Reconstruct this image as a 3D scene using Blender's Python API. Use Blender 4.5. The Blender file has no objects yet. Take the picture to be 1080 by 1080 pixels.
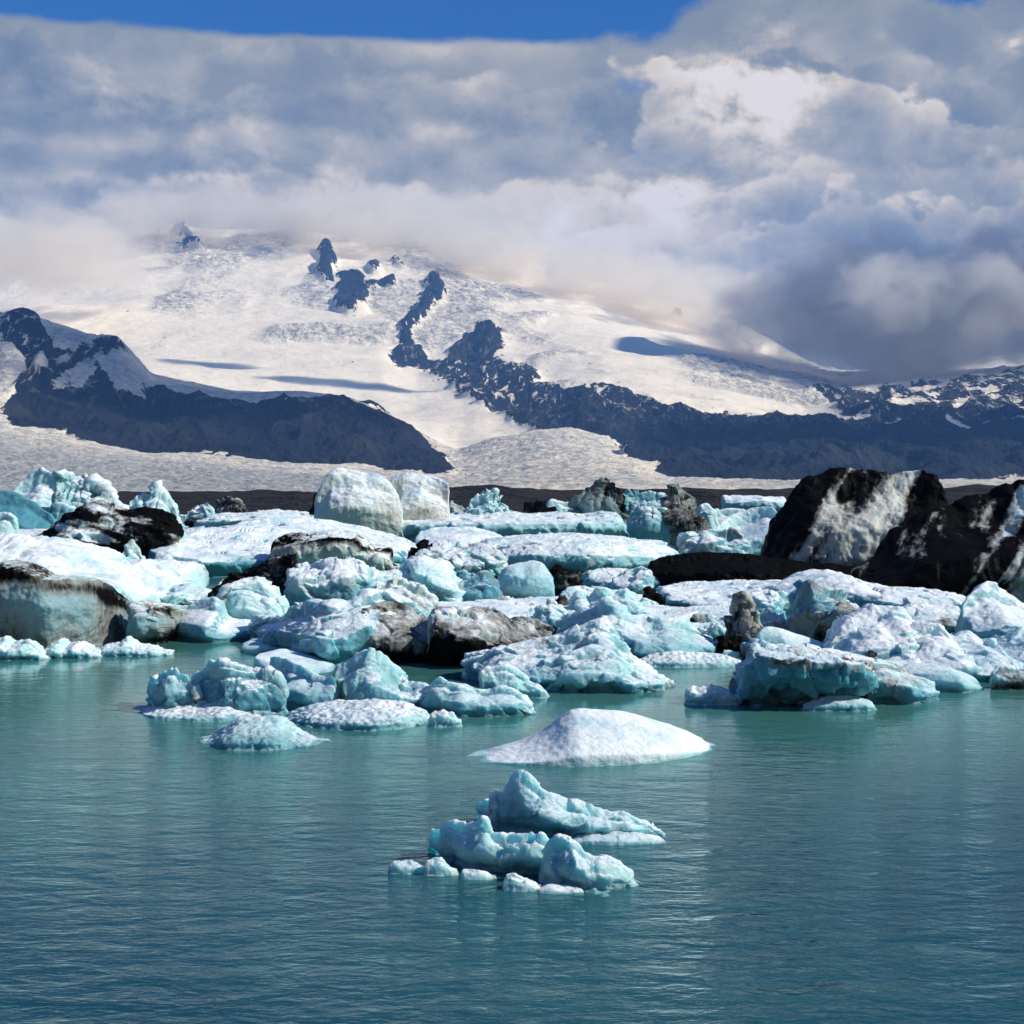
import bpy, math, random
import numpy as np
from mathutils import Vector

# ------------------------------------------------------------------ camera, light, exposure
SC = bpy.context.scene
F, H, YH = 1600.0, 8.0, 520.0          # focal length in photo pixels, eye height (m), horizon row
cam_d = bpy.data.cameras.new("camera")
cam = bpy.data.objects.new("camera", cam_d)
SC.collection.objects.link(cam)
cam.location = (0, 0, H)
cam.rotation_euler = (math.radians(90), 0, 0)
cam_d.sensor_width = 36.0
cam_d.lens = F / 1080.0 * 36.0
cam_d.shift_y = -(540.0 - YH) / 1080.0
cam_d.clip_start = 0.5
cam_d.clip_end = 200000.0
SC.camera = cam

SUN_AZ, SUN_EL = math.radians(99), math.radians(37)   # azimuth clockwise from the view axis (+Y)
sun_dir = Vector((math.sin(SUN_AZ) * math.cos(SUN_EL), math.cos(SUN_AZ) * math.cos(SUN_EL), math.sin(SUN_EL)))
sl = bpy.data.lights.new("sun", 'SUN')
sl.energy = 5.0
sl.angle = math.radians(0.5)
sl.color = (1.0, 0.965, 0.86)
sun = bpy.data.objects.new("sun", sl)
SC.collection.objects.link(sun)
sun.rotation_euler = sun_dir.to_track_quat('Z', 'Y').to_euler()

SC.view_settings.view_transform = 'Standard'
SC.view_settings.look = 'None'
SC.view_settings.exposure = 0.05
SC.view_settings.gamma = 1.0
SC.render.engine = 'CYCLES'
SC.cycles.use_denoising = True
SC.cycles.max_bounces = 8
SC.cycles.volume_bounces = 6
SC.cycles.transparent_max_bounces = 8
SC.cycles.caustics_reflective = False
SC.cycles.caustics_refractive = False

# ------------------------------------------------------------------ node helpers
class NT:
    """tiny helper for writing node trees as expressions"""
    def __init__(s, tree):
        s.t = tree
        s.n = tree.nodes
        s.l = tree.links
    def put(s, v, sock):
        if hasattr(v, 'is_linked') or isinstance(v, bpy.types.NodeSocket):
            s.l.new(v, sock)
        elif isinstance(v, (tuple, list)) and len(v) == 3 and sock.type == 'RGBA':
            sock.default_value = (v[0], v[1], v[2], 1)
        else:
            sock.default_value = v
    def m(s, op, a, b=None, c=None, clamp=False):
        n = s.n.new('ShaderNodeMath'); n.operation = op; n.use_clamp = clamp
        s.put(a, n.inputs[0])
        if b is not None: s.put(b, n.inputs[1])
        if c is not None: s.put(c, n.inputs[2])
        return n.outputs[0]
    def add(s, a, b): return s.m('ADD', a, b)
    def sub(s, a, b): return s.m('SUBTRACT', a, b)
    def mul(s, a, b, clamp=False): return s.m('MULTIPLY', a, b, clamp=clamp)
    def ss(s, x, a, b):
        n = s.n.new('ShaderNodeMapRange'); n.interpolation_type = 'SMOOTHSTEP'
        s.put(x, n.inputs[0]); s.put(a, n.inputs[1]); s.put(b, n.inputs[2])
        n.inputs[3].default_value = 0; n.inputs[4].default_value = 1
        return n.outputs[0]
    def mix(s, f, a, b, mode='MIX'):
        n = s.n.new('ShaderNodeMix'); n.data_type = 'RGBA'; n.blend_type = mode
        s.put(f, n.inputs[0]); s.put(a, n.inputs[6]); s.put(b, n.inputs[7])
        return n.outputs[2]
    def noise(s, vec, scale, detail=4, rough=0.5, dist=0.0, kind='FBM', lac=2.0):
        n = s.n.new('ShaderNodeTexNoise'); n.noise_type = kind
        s.put(vec, n.inputs['Vector'])
        n.inputs['Scale'].default_value = scale
        n.inputs['Detail'].default_value = detail
        n.inputs['Roughness'].default_value = rough
        n.inputs['Lacunarity'].default_value = lac
        n.inputs['Distortion'].default_value = dist
        if kind == 'FBM': n.normalize = True
        return n.outputs['Fac']
    def xyz(s, x, y, z):
        n = s.n.new('ShaderNodeCombineXYZ')
        s.put(x, n.inputs[0]); s.put(y, n.inputs[1]); s.put(z, n.inputs[2])
        return n.outputs[0]
    def sep(s, v):
        n = s.n.new('ShaderNodeSeparateXYZ'); s.put(v, n.inputs[0]); return n.outputs
    def vm(s, op, a, b):
        n = s.n.new('ShaderNodeVectorMath'); n.operation = op
        s.put(a, n.inputs[0]); s.put(b, n.inputs[1]); return n.outputs[0]
    def attr(s, name):
        n = s.n.new('ShaderNodeAttribute'); n.attribute_name = name; return n
    def bump(s, h, strength, dist, normal=None):
        n = s.n.new('ShaderNodeBump'); s.put(h, n.inputs['Height'])
        s.put(strength, n.inputs['Strength']); n.inputs['Distance'].default_value = dist
        if normal is not None: s.put(normal, n.inputs['Normal'])
        return n.outputs[0]

# ------------------------------------------------------------------ sky
world = bpy.data.worlds.new("World")
SC.world = world
world.use_nodes = True
wt = world.node_tree
wt.nodes.clear()
w = NT(wt)
wout = wt.nodes.new('ShaderNodeOutputWorld')
bg = wt.nodes.new('ShaderNodeBackground')
bg.inputs['Strength'].default_value = 0.1
wt.links.new(bg.outputs[0], wout.inputs[0])
sky = wt.nodes.new('ShaderNodeTexSky')
sky.sky_type = 'NISHITA'
sky.sun_disc = False
sky.sun_elevation = SUN_EL
sky.sun_rotation = SUN_AZ
sky.altitude = 50
sky.air_density = 1.0
sky.dust_density = 0.2
sky.ozone_density = 2.0
tc = wt.nodes.new('ShaderNodeTexCoord')
gx, gy, gz = w.sep(tc.outputs['Generated'])
az = w.m('ARCTAN2', gx, gy)
el = w.m('ARCSINE', gz)
A = w.add(w.mul(az, 1600.0), 540.0)       # azimuth and elevation in sixteen-hundredths of a radian
E = w.sub(520.0, w.mul(el, 1600.0))
def gauss(cx, cy, rx, ry):                 # soft elliptical patch in the sky
    dx = w.mul(w.sub(A, cx), 1.0 / rx); dy = w.mul(w.sub(E, cy), 1.0 / ry)
    r2 = w.add(w.mul(dx, dx), w.mul(dy, dy))
    return w.m('POWER', 2.71828, w.mul(r2, -1.0))
cv0 = w.xyz(w.mul(A, 0.010), w.mul(E, 0.0125), 0.0)
wn = wt.nodes.new('ShaderNodeTexNoise'); wn.inputs['Scale'].default_value = 0.8; wn.inputs['Detail'].default_value = 1.5
wt.links.new(cv0, wn.inputs['Vector'])
warpv = w.vm('MULTIPLY', w.vm('SUBTRACT', wn.outputs['Color'], (0.5, 0.5, 0.5)), (0.8, 0.6, 0.0))
cv = w.vm('ADD', cv0, warpv)
def cn(vec, sc, det, ro): return w.noise(vec, sc, det, ro, 0.0)
n1 = cn(cv, 0.60, 6, 0.55)
n2 = cn(w.vm('ADD', cv, (7.3, 2.1, 4.0)), 1.6, 7, 0.6)
# upper edge of the cloud bank
edge = w.add(w.mul(w.sub(n1, 0.5), 80.0), w.mul(w.sub(n2, 0.5), 50.0))
bulge = w.add(w.mul(gauss(850, 30, 120, 2000), -75.0), w.mul(gauss(1100, 30, 70, 2000), -36.0))
top = w.add(w.add(54.0, bulge), w.mul(edge, w.add(0.28, w.mul(w.ss(A, 560, 760), 0.9))))
cloud = w.ss(w.sub(E, top), -2.0, w.add(8.0, w.mul(w.ss(A, 560, 760), 14.0)))
gap = w.add(w.mul(gauss(690, 172, 46, 24), 0.75), w.mul(gauss(650, 105, 70, 14), 0.6))
gap = w.ss(w.add(gap, w.mul(w.sub(n2, 0.5), 2.6)), 0.45, 0.95)
gap = w.mul(gap, w.ss(w.add(gauss(690, 160, 90, 60), gauss(650, 105, 100, 30)), 0.15, 0.5))
cloud = w.mul(cloud, w.sub(1.0, w.mul(gap, 0.55)))
# far from the picture: broken cloud higher up, clear blue behind
wisps = w.mul(w.ss(w.noise(cv0, 0.12, 6, 0.6, 0.4), 0.5, 0.75), w.ss(E, -250, -600))
cloud = w.m('MAXIMUM', cloud, w.mul(wisps, 0.3))
# brightness of the cloud: banks in front of one another, each lit along its upper edge and greyer below it
right = w.ss(A, 420, 760)
br = w.add(0.40, w.mul(w.sub(n1, 0.5), 0.7))
br = w.add(br, w.mul(gauss(480, 62, 120, 14), 0.12))
def bank(br, row, amp, sc, seed, soft, rim, base, reach, fade=None, fall=38.0):
    v = w.vm('ADD', cv0, (seed * 3.7, seed * 1.9, seed * 0.7))
    na = w.noise(v, sc, 7, 0.56, 0.0); nb_ = w.noise(v, sc * 0.36, 1, 0.5, 0.0)
    vv = wt.nodes.new('ShaderNodeTexVoronoi'); vv.feature = 'F1'; vv.voronoi_dimensions = '2D'
    vv.inputs['Scale'].default_value = sc * 1.7; vv.inputs['Detail'].default_value = 2; vv.inputs['Roughness'].default_value = 0.5
    vv.normalize = True
    wt.links.new(w.vm('ADD', v, w.vm('MULTIPLY', w.xyz(na, nb_, 0.0), (0.6, 0.6, 0.0))), vv.inputs['Vector'])
    f = w.add(w.sub(E, row), w.add(w.mul(w.sub(na, 0.5), amp * 1.6), w.add(w.mul(w.sub(nb_, 0.5), amp * 2.4), w.mul(w.sub(0.45, vv.outputs['Distance']), amp * 0.7))))
    a = w.ss(f, 0.0, soft)
    tail = w.m('POWER', 2.71828, w.mul(w.m('MAXIMUM', f, 0.0), -1.0 / fall))
    lit = w.add(base, w.mul(tail, rim))
    lit = w.add(lit, w.add(w.mul(w.sub(na, 0.5), 0.8), w.mul(w.sub(n2, 0.5), 0.55)))
    cover = w.ss(f, w.add(soft, reach), w.mul(soft, 0.5) if False else 20.0)     # thins out again far below its edge
    a = w.mul(a, w.add(0.15, w.mul(cover, 0.85)))
    if fade is not None: a = w.mul(a, fade)
    return w.add(w.mul(br, w.sub(1.0, a)), w.mul(lit, a))
br = bank(br, 88, 80, 0.75, 1, 16, 0.20, 0.30, 170)
br = bank(br, 120, 120, 1.0, 12, 20, 0.34, 0.34, 150, right)
br = bank(br, 140, 40, 0.7, 3, 22, 0.14, 0.42, 130, w.sub(1.0, w.mul(right, 0.7)))
br = bank(br, 198, 42, 1.1, 4, 12, 0.28, 0.38, 120, w.sub(1.0, w.mul(right, 0.3)), 24.0)
br = bank(br, 212, 120, 1.1, 5, 18, 0.34, 0.38, 140, right)
br = bank(br, 262, 80, 0.9, 6, 16, 0.18, 0.30, 400, w.ss(A, 620, 840))
br = bank(br, 250, 50, 1.2, 7, 14, 0.16, 0.48, 200, w.sub(1.0, w.ss(A, 640, 860)))
hot = w.m('MINIMUM', w.m('MAXIMUM', w.mul(w.sub(n2, 0.42), 6.0), 0.0), 1.3)
for (cx, cy, rx, ry, a) in [(540, 250, 230, 55, 0.28), (330, 250, 240, 35, 0.12), (1000, 330, 150, 90, -0.06), (880, 60, 120, 40, -.05), (60, 300, 90, 40, -0.06), (120, 188, 190, 12, -.07), (810, 125, 60, 60, .08)]:
    br = w.add(br, w.mul(gauss(cx, cy, rx, ry), a))
for (cx, cy, rx, ry, a) in [(800, 115, 55, 50, 0.45), (855, 100, 28, 14, .3), (715, 205, 60, 18, 0.30), (1066, 78, 30, 16, 0.35), (300, 190, 70, 14, .22), (330, 70, 200, 14, .12), (120, 120, 130, 30, .10)]:
    br = w.add(br, w.mul(w.mul(gauss(cx, cy, rx, ry), hot), a))
br = w.add(w.mul(w.sub(br, 0.45), 1.25), 0.51)
br = w.m('MINIMUM', w.m('MAXIMUM', br, 0.12), 1.0)
ramp = wt.nodes.new('ShaderNodeValToRGB')
wt.links.new(br, ramp.inputs[0])
er = ramp.color_ramp
er.elements[0].position = 0.0; er.elements[0].color = (0.095, 0.15, 0.25, 1)
er.elements[1].position = 1.0; er.elements[1].color = (0.92, 0.84, 0.78, 1)
for p, c in ((0.22, (0.15, 0.20, 0.27)), (0.42, (0.28, 0.305, 0.325)), (0.62, (0.49, 0.465, 0.43)), (0.8, (0.78, 0.69, 0.57))):
    e_ = er.elements.new(p); e_.color = (c[0], c[1], c[2], 1)
cloud_col = w.mix(1.0, ramp.outputs[0], (10.0, 10.0, 10.0), 'MULTIPLY')
cloud_col = w.mix(1.0, cloud_col, (1.0, 1.0, 1.0), 'MULTIPLY')
blue = w.mix(1.0, sky.outputs[0], (0.09, 0.47, 0.95), 'MULTIPLY')
bg_col = w.mix(cloud, blue, cloud_col)
wt.links.new(bg_col, bg.inputs['Color'])

# ------------------------------------------------------------------ numpy noise
_rs = np.random.RandomState(7)
_G = _rs.normal(size=(256, 3)); _G /= np.linalg.norm(_G, axis=1)[:, None]
def _hash(x, y, z, s):
    h = (x.astype(np.int64) * 73856093) ^ (y.astype(np.int64) * 19349663) ^ (z.astype(np.int64) * 83492791) ^ (s * 2654435)
    h = (h ^ (h >> 13)) * 1274126177
    return ((h ^ (h >> 16)) & 0xffffffff)
def pnoise(p, s=0):
    i = np.floor(p).astype(np.int64); f = p - i
    u = f * f * f * (f * (f * 6 - 15) + 10)
    out = 0
    for dx in (0, 1):
        wx = u[:, 0] if dx else 1 - u[:, 0]
        for dy in (0, 1):
            wy = u[:, 1] if dy else 1 - u[:, 1]
            for dz in (0, 1):
                wz = u[:, 2] if dz else 1 - u[:, 2]
                g = _G[_hash(i[:, 0] + dx, i[:, 1] + dy, i[:, 2] + dz, s) & 255]
                d = g[:, 0] * (f[:, 0] - dx) + g[:, 1] * (f[:, 1] - dy) + g[:, 2] * (f[:, 2] - dz)
                out = out + wx * wy * wz * d
    return out * 1.5
def fbm(p, o=4, s=0, gain=0.5, ridged=False):
    a, t, n = 1.0, 0.0, 0.0
    for k in range(o):
        v = pnoise(p * (2.03 ** k) + k * 17.3, s + k)
        if ridged: v = 1 - 2 * np.abs(v)
        t = t + v * a; n += a; a *= gain
    return t / n
def worley(p, s=0):
    """distance to nearest cell centre, to the second, and a random vector of the nearest cell"""
    i = np.floor(p).astype(np.int64)
    d1 = np.full(len(p), 9.0); d2 = np.full(len(p), 9.0); cid = np.zeros(len(p), np.int64); rel = np.zeros_like(p)
    for dx in (-1, 0, 1):
        for dy in (-1, 0, 1):
            for dz in (-1, 0, 1):
                c = i + (dx, dy, dz)
                h = _hash(c[:, 0], c[:, 1], c[:, 2], s)
                j = np.stack([(h & 1023) / 1023.0, ((h >> 10) & 1023) / 1023.0, ((h >> 20) & 1023) / 1023.0], 1)
                r = p - (c + j); d = np.sqrt((r * r).sum(1))
                near = d < d1
                d2 = np.where(near, d1, np.minimum(d2, d)); d1 = np.where(near, d, d1)
                cid = np.where(near, h & 255, cid); rel = np.where(near[:, None], r, rel)
    return d1, d2, cid, rel
def sst(x, a, b):
    t = np.clip((x - a) / (b - a), 0, 1); return t * t * (3 - 2 * t)

def make_mesh(name, V, Fc, attrs=None, mat=None, parent=None, smooth=True):
    me = bpy.data.meshes.new(name)
    me.vertices.add(len(V)); me.vertices.foreach_set('co', np.asarray(V, np.float32).ravel())
    Fc = np.asarray(Fc, np.int32)
    me.loops.add(Fc.size); me.loops.foreach_set('vertex_index', Fc.ravel())
    me.polygons.add(len(Fc)); me.polygons.foreach_set('loop_start', np.arange(0, Fc.size, Fc.shape[1], dtype=np.int32))
    me.update(calc_edges=True)
    me.polygons.foreach_set('use_smooth', np.full(len(Fc), smooth))
    for k, a in (attrs or {}).items():
        at = me.attributes.new(k, 'FLOAT', 'POINT'); at.data.foreach_set('value', np.asarray(a, np.float32))
    o = bpy.data.objects.new(name, me)
    SC.collection.objects.link(o)
    if mat: me.materials.append(mat)
    if parent: o.parent = parent
    return o
def struct(o, kind='structure'):
    o['kind'] = kind; return o
def material(name):
    m = bpy.data.materials.new(name); m.use_nodes = True
    nt = m.node_tree
    b = nt.nodes['Principled BSDF']; o = nt.nodes['Material Output']
    return m, NT(nt), b, o
# ------------------------------------------------------------------ water
def quad_sheet(name, x0, x1, y0, y1, z, mat):
    return struct(make_mesh(name, [(x0, y0, z), (x1, y0, z), (x1, y1, z), (x0, y1, z)], [(0, 1, 2, 3)], mat=mat, smooth=False))
wm, n, b, out = material('glacial_water')
geo = n.n.new('ShaderNodeNewGeometry'); P = geo.outputs['Position']
px_, py_, pz_ = n.sep(P)
pw = n.xyz(n.mul(px_, 0.55), py_, 0.0)
small = n.noise(pw, 3.4, 4, 0.6, 0.5)
mid = n.noise(n.vm('ADD', pw, (31.0, 7.0, 0.0)), 1.05, 3, 0.5, 0.5)
big = n.noise(n.vm('ADD', pw, (3.0, 70.0, 0.0)), 0.28, 2, 0.5, 0.2)
calm = n.ss(n.noise(n.xyz(n.mul(px_, 0.05), n.mul(py_, 0.11), 0.0), 0.9, 3, 0.5, 0.6), 0.30, 0.62)
nearer = n.ss(py_, 62.0, 20.0)
hgt = n.add(n.add(n.mul(small, 0.060), n.mul(mid, 0.15)), n.mul(big, 0.10))
stren = n.add(0.06, n.add(n.mul(calm, 0.17), n.mul(nearer, 0.62)))
nb = n.bump(hgt, stren, 1.0)
fres = n.n.new('ShaderNodeFresnel'); fres.inputs['IOR'].default_value = 1.333
n.l.new(nb, fres.inputs['Normal'])
gl = n.n.new('ShaderNodeBsdfGlossy'); gl.inputs['Roughness'].default_value = 0.05
gl.inputs['Color'].default_value = (0.74, 0.90, 0.90, 1)
n.l.new(nb, gl.inputs['Normal'])
df = n.n.new('ShaderNodeBsdfDiffuse')
murk = n.noise(n.xyz(n.mul(px_, 0.03), n.mul(py_, 0.05), 0.0), 1.0, 3, 0.5, 0.5)
n.put(n.mix(n.ss(n.add(murk, n.mul(n.ss(py_, 26.0, 60.0), 0.5)), 0.3, 1.0), (0.001, 0.062, 0.115), (0.100, 0.330, 0.285)), df.inputs['Color'])
n.l.new(nb, df.inputs['Normal'])
tr = n.n.new('ShaderNodeBsdfTransparent'); tr.inputs['Color'].default_value = (0.30, 0.78, 0.76, 1)
ms = n.n.new('ShaderNodeMixShader'); ms.inputs[0].default_value = 0.42
n.l.new(df.outputs[0], ms.inputs[1]); n.l.new(tr.outputs[0], ms.inputs[2])
ms2 = n.n.new('ShaderNodeMixShader'); n.l.new(fres.outputs[0], ms2.inputs[0])
n.l.new(ms.outputs[0], ms2.inputs[1]); n.l.new(gl.outputs[0], ms2.inputs[2])
n.l.new(ms2.outputs[0], out.inputs['Surface'])
quad_sheet('lake_water', -45000, 45000, -15000, 60000, 0.0, wm)
bm_, n, b, out = material('glacial_silt')
b.inputs['Base Color'].default_value = (0.010, 0.035, 0.04, 1); b.inputs['Roughness'].default_value = 1
quad_sheet('lake_bed', -45000, 45000, -15000, 60000, -6.0, bm_)

# ------------------------------------------------------------------ mountains and glaciers
# each line: distance and height in the view for a row of azimuths (written as photo columns)
def L(*pts):
    a = np.array(pts, float); return a[:, 0], a[:, 1]
LINES = [  # (distance line, row line)
    (L((0, 470)), L((0, 534), (1080, 534))),                               # 0 lake shore
    (L((0, 900)), L((-300, 520), (0, 521), (330, 521), (400, 518), (480, 516), (520, 512), (560, 514), (600, 519), (690, 516), (800, 517), (900, 516), (1080, 514), (1400, 514))),
    (L((0, 1500)), L((0, 520.5), (480, 520), (1080, 518.5))),
    (L((0, 2600)), L((0, 518.5), (400, 518.5), (560, 516.5), (700, 515.5), (1080, 516))),
    (L((0, 6000)), L((-400, 430), (-150, 436), (0, 444), (35, 454), (80, 461), (150, 475), (240, 481), (320, 490), (400, 499), (485, 503), (520, 497), (560, 488), (620, 482), (670, 490), (705, 506), (760, 509), (1080, 510), (1400, 508))),
    (L((0, 7600), (480, 7600), (560, 8200), (1080, 8500)), L((-400, 290), (-150, 312), (0, 325), (50, 337), (90, 350), (125, 356), (140, 372), (160, 396), (250, 413), (320, 416), (370, 423), (405, 440), (440, 463), (470, 478), (484, 480), (510, 470), (560, 456), (600, 452), (650, 468), (700, 478), (780, 470), (850, 462), (950, 465), (1080, 455), (1400, 440))),
    (L((0, 9600), (1080, 9800)), L((-400, 400), (0, 410), (150, 410), (250, 424), (380, 440), (420, 438), (480, 433), (530, 428), (560, 425), (600, 420), (680, 418), (760, 425), (850, 438), (900, 430), (960, 428), (1080, 425), (1400, 410))),
    (L((0, 12000)), L((-400, 370), (0, 374), (150, 371), (280, 372), (400, 376), (440, 388), (520, 380), (570, 376), (640, 372), (720, 378), (800, 395), (880, 410), (960, 405), (1020, 400), (1080, 395), (1400, 380))),
    (L((0, 14500)), L((-400, 290), (0, 312), (150, 308), (300, 308), (440, 316), (520, 322), (600, 330), (700, 350), (800, 370), (880, 396), (960, 395), (1080, 385), (1400, 370))),
    (L((0, 17000)), L((-400, 235), (0, 248), (150, 240), (300, 244), (440, 254), (520, 272), (600, 292), (690, 312), (780, 342), (850, 380), (900, 399), (960, 390), (1020, 383), (1080, 372), (1400, 350))),
    (L((0, 20000)), L((-400, 240), (0, 250), (300, 250), (540, 290), (700, 330), (850, 395), (1080, 390), (1400, 360))),
    (L((0, 24000)), L((-400, 330), (0, 340), (540, 360), (1080, 420), (1400, 430))),
]
ROWS = [8, 10, 10, 70, 130, 60, 60, 110, 110, 20, 12]
COLS = np.linspace(-380, 1440, 1150)
def smooth(a, k):
    w_ = np.hanning(k + 2)[1:-1]; w_ /= w_.sum()
    return np.convolve(np.pad(a, k // 2, mode='edge'), w_, mode='valid')[:len(a)]
DL = np.array([smooth(np.interp(COLS, *d), 41) for d, r in LINES])
YL = np.array([smooth(np.interp(COLS, *r), 9) for d, r in LINES])
ZL = H - (YL - YH) * DL / F
ZL[0] = -1.2
ts = []; seg = []
for k, nr in enumerate(ROWS):
    for j in range(nr): ts.append(k + j / nr); seg.append(k)
ts.append(len(ROWS) - 1e-6); seg.append(len(ROWS) - 1)
ts = np.array(ts)
def cr(M, t):   # monotone-ish blend between the lines: mostly linear, slightly eased
    k = int(t); f = t - k
    return M[k] * (1 - f) + M[k + 1] * f
D = np.array([cr(DL, t) for t in ts]); Z = np.array([cr(ZL, t) for t in ts])
for _ in range(3):          # ease the creases along each column
    Z[1:-1] = Z[1:-1] * 0.5 + 0.25 * (Z[2:] + Z[:-2])
T = np.repeat(ts[:, None], len(COLS), 1)
C = np.repeat(COLS[None, :], len(ts), 0)
PY = YH - (Z - H) * F / D
X = (C - 540) / F * D
pos = np.stack([X.ravel(), D.ravel(), np.zeros(X.size)], 1)
q = np.stack([C.ravel(), PY.ravel(), np.zeros(X.size)], 1)
# ragged coordinates for the outlines of rock and snow
wob = np.stack([fbm(pos / 420.0, 6, 11, 0.62), fbm(pos / 420.0, 6, 23, 0.62)], 1)
qc = q[:, 0] + wob[:, 0] * 16; qr = q[:, 1] + wob[:, 1] * 12
def inpoly(poly, x=None, y=None):
    x = qc if x is None else x; y = qr if y is None else y
    r = np.zeros(len(x), bool); n_ = len(poly)
    for i in range(n_):
        x1, y1 = poly[i]; x2, y2 = poly[(i + 1) % n_]
        if y1 == y2: continue
        c = ((y1 > y) != (y2 > y)) & (x < (x2 - x1) * (y - y1) / (y2 - y1) + x1)
        r ^= c
    return r
tt = T.ravel()
rock = np.zeros(X.size)
front = (tt >= 3.9) & (tt < 5.35)
ridge = front & inpoly([(4, 330), (40, 338), (52, 352), (60, 362), (95, 362), (98, 352), (122, 362), (134, 374), (118, 378), (112, 396), (135, 412), (150, 418),
                        (168, 408), (200, 425), (238, 420), (262, 430), (290, 424), (345, 424), (372, 428), (410, 440), (445, 466), (490, 505), (400, 508), (320, 496), (240, 488), (150, 482),
                        (80, 468), (20, 458), (6, 440), (20, 415), (30, 395), (20, 360), (2, 352)], x=qc)
ridge |= (tt >= 3.9) & (tt < 5.3) & (q[:, 0] < -5) & (fbm(pos / 900.0, 5, 3) > -0.12)
notch = inpoly([(50, 418), (60, 402), (78, 385), (96, 378), (98, 392), (84, 408), (66, 414)]) | inpoly([(30, 378), (52, 362), (50, 376), (40, 388)])
notch |= inpoly([(98, 372), (120, 385), (112, 396), (100, 388)])
ridge &= ~notch
specks = (fbm(pos / 150.0, 4, 31) > 0.13) & (q[:, 1] < 425 + 0 * q[:, 0]) & (q[:, 0] > 60) & (q[:, 0] < 420) & (q[:, 1] < YL[5][np.clip(((q[:, 0] + 380) / 1820 * 1149).astype(int), 0, 1149)] + 16)
ridge &= ~specks
rock[ridge] = 1
rights = (tt >= 3.9) & inpoly([(415, 368), (425, 358), (440, 362), (452, 372), (470, 378), (492, 352), (505, 346), (528, 348), (530, 362), (522, 372), (530, 392), (556, 384), (575, 388), (590, 396), (620, 404), (660, 402),
                               (700, 408), (740, 416), (770, 432), (800, 436), (830, 442), (868, 440), (860, 424), (840, 410), (890, 414), (925, 412), (1000, 404), (1090, 392), (1440, 380), (1440, 530), (700, 530),
                               (692, 495), (655, 472), (600, 455), (560, 448), (530, 438), (505, 425), (470, 404), (440, 392), (418, 388)])
snowtongue = inpoly([(560, 384), (620, 378), (720, 372), (800, 396), (870, 420), (900, 438), (880, 446), (840, 440), (790, 420), (745, 436), (700, 428), (640, 410), (600, 418), (570, 402)], y=qr + 0)
patch = (fbm(pos / 240.0, 5, 41) > 0.05) & (q[:, 1] < 452 - np.abs(q[:, 0] - 1000) * 0.05) & (q[:, 0] > 900)
patch |= (fbm(pos / 300.0, 5, 43) > 0.16) & (q[:, 1] < 412) & (q[:, 0] > 520) & (q[:, 0] < 900)
rights &= ~patch
rock[rights & ~snowtongue] = 1
nun = np.zeros(X.size, bool)
for poly in ([(334, 268), (347, 262), (350, 280), (353, 300), (342, 304), (334, 292)], [(358, 296), (368, 290), (380, 296), (388, 316), (384, 332), (372, 334), (356, 326), (354, 312)],
             [(385, 300), (418, 298), (420, 306), (398, 308), (386, 306)], [(414, 276), (424, 276), (426, 286), (416, 284)], [(446, 300), (462, 296), (468, 312), (462, 330), (444, 344), (424, 362), (418, 352), (436, 338), (450, 324)],
             [(186, 240), (210, 256), (212, 264), (196, 260)], [(706, 334), (722, 334), (720, 338), (708, 338)], [(388, 284), (400, 280), (404, 290), (392, 292)], [(24, 258), (34, 256), (34, 266), (26, 266)]):
    nun |= inpoly(poly) & (tt > 6)
rock[nun] = 1
moraine = (tt < 2.6); rock[moraine] = 1
def box_blur(M, r, times):
    M = M.astype(float)
    for _ in range(times):
        for ax in (0, 1):
            P_ = np.concatenate([np.repeat(M.take([0], ax), r + 1, ax), M, np.repeat(M.take([-1], ax), r, ax)], ax)
            c_ = np.cumsum(P_, ax); n_ = M.shape[ax]
            M = (c_.take(range(2 * r + 1, 2 * r + 1 + n_), ax) - c_.take(range(0, n_), ax)) / (2 * r + 1)
    return M
rock_hard = rock.copy()
wide = box_blur(rock.reshape(X.shape), 5, 3).ravel()
near_ = box_blur(rock.reshape(X.shape), 1, 2).ravel()
rock = np.where(tt > 2.6, 0.55 * near_ + 0.45 * wide, 1.0)
# relief
far = np.clip((tt - 3.2) / 1.0, 0, 1)
rid = fbm(pos / np.array([620.0, 900.0, 1]), 6, 51, ridged=True)
rsm = rock.reshape(X.shape).copy()
for _ in range(4):
    rsm[1:-1, 1:-1] = (rsm[1:-1, 1:-1] * 2 + rsm[:-2, 1:-1] + rsm[2:, 1:-1] + rsm[1:-1, :-2] + rsm[1:-1, 2:]) / 6
dz = rsm.ravel() * far * (rid - 0.45) * 190
dz += (1 - rock) * far * (fbm(pos / np.array([1500.0, 800.0, 1]), 4, 61) * 95 + fbm(pos / 260.0, 3, 62) * 12)
gl_ = (1 - rock) * np.clip((tt - 2.6) / 0.5, 0, 1)
low_g = gl_ * (tt < 5)
dz += low_g * (fbm(pos / np.array([60.0, 90.0, 1]), 3, 71, ridged=True) - 0.3) * 9
icefall = gl_ * sst(fbm(pos / 1400.0, 3, 81) + sst(qr, 380, 355) * sst(qc, 120, 200) * sst(qc, 660, 560) * 0.5 + sst(qc, 520, 600) * sst(qr, 360, 385) * 0.35, 0.30, 0.62) * (tt > 6)
bend = fbm(pos / 1600.0, 3, 97)[:, None] * np.array([900.0, 900.0, 0])
dz += icefall * (fbm((pos + bend) / np.array([420.0, 170.0, 1]), 4, 91, ridged=True) - 0.3) * 60
dz += icefall * fbm(pos / np.array([110.0, 150.0, 1]), 3, 92, ridged=True) * 18
bumpn = nun.reshape(X.shape).astype(float)
peak = np.exp(-((q[:, 0] - 513) / 14) ** 2 - ((q[:, 1] - 356) / 20) ** 2)
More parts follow.
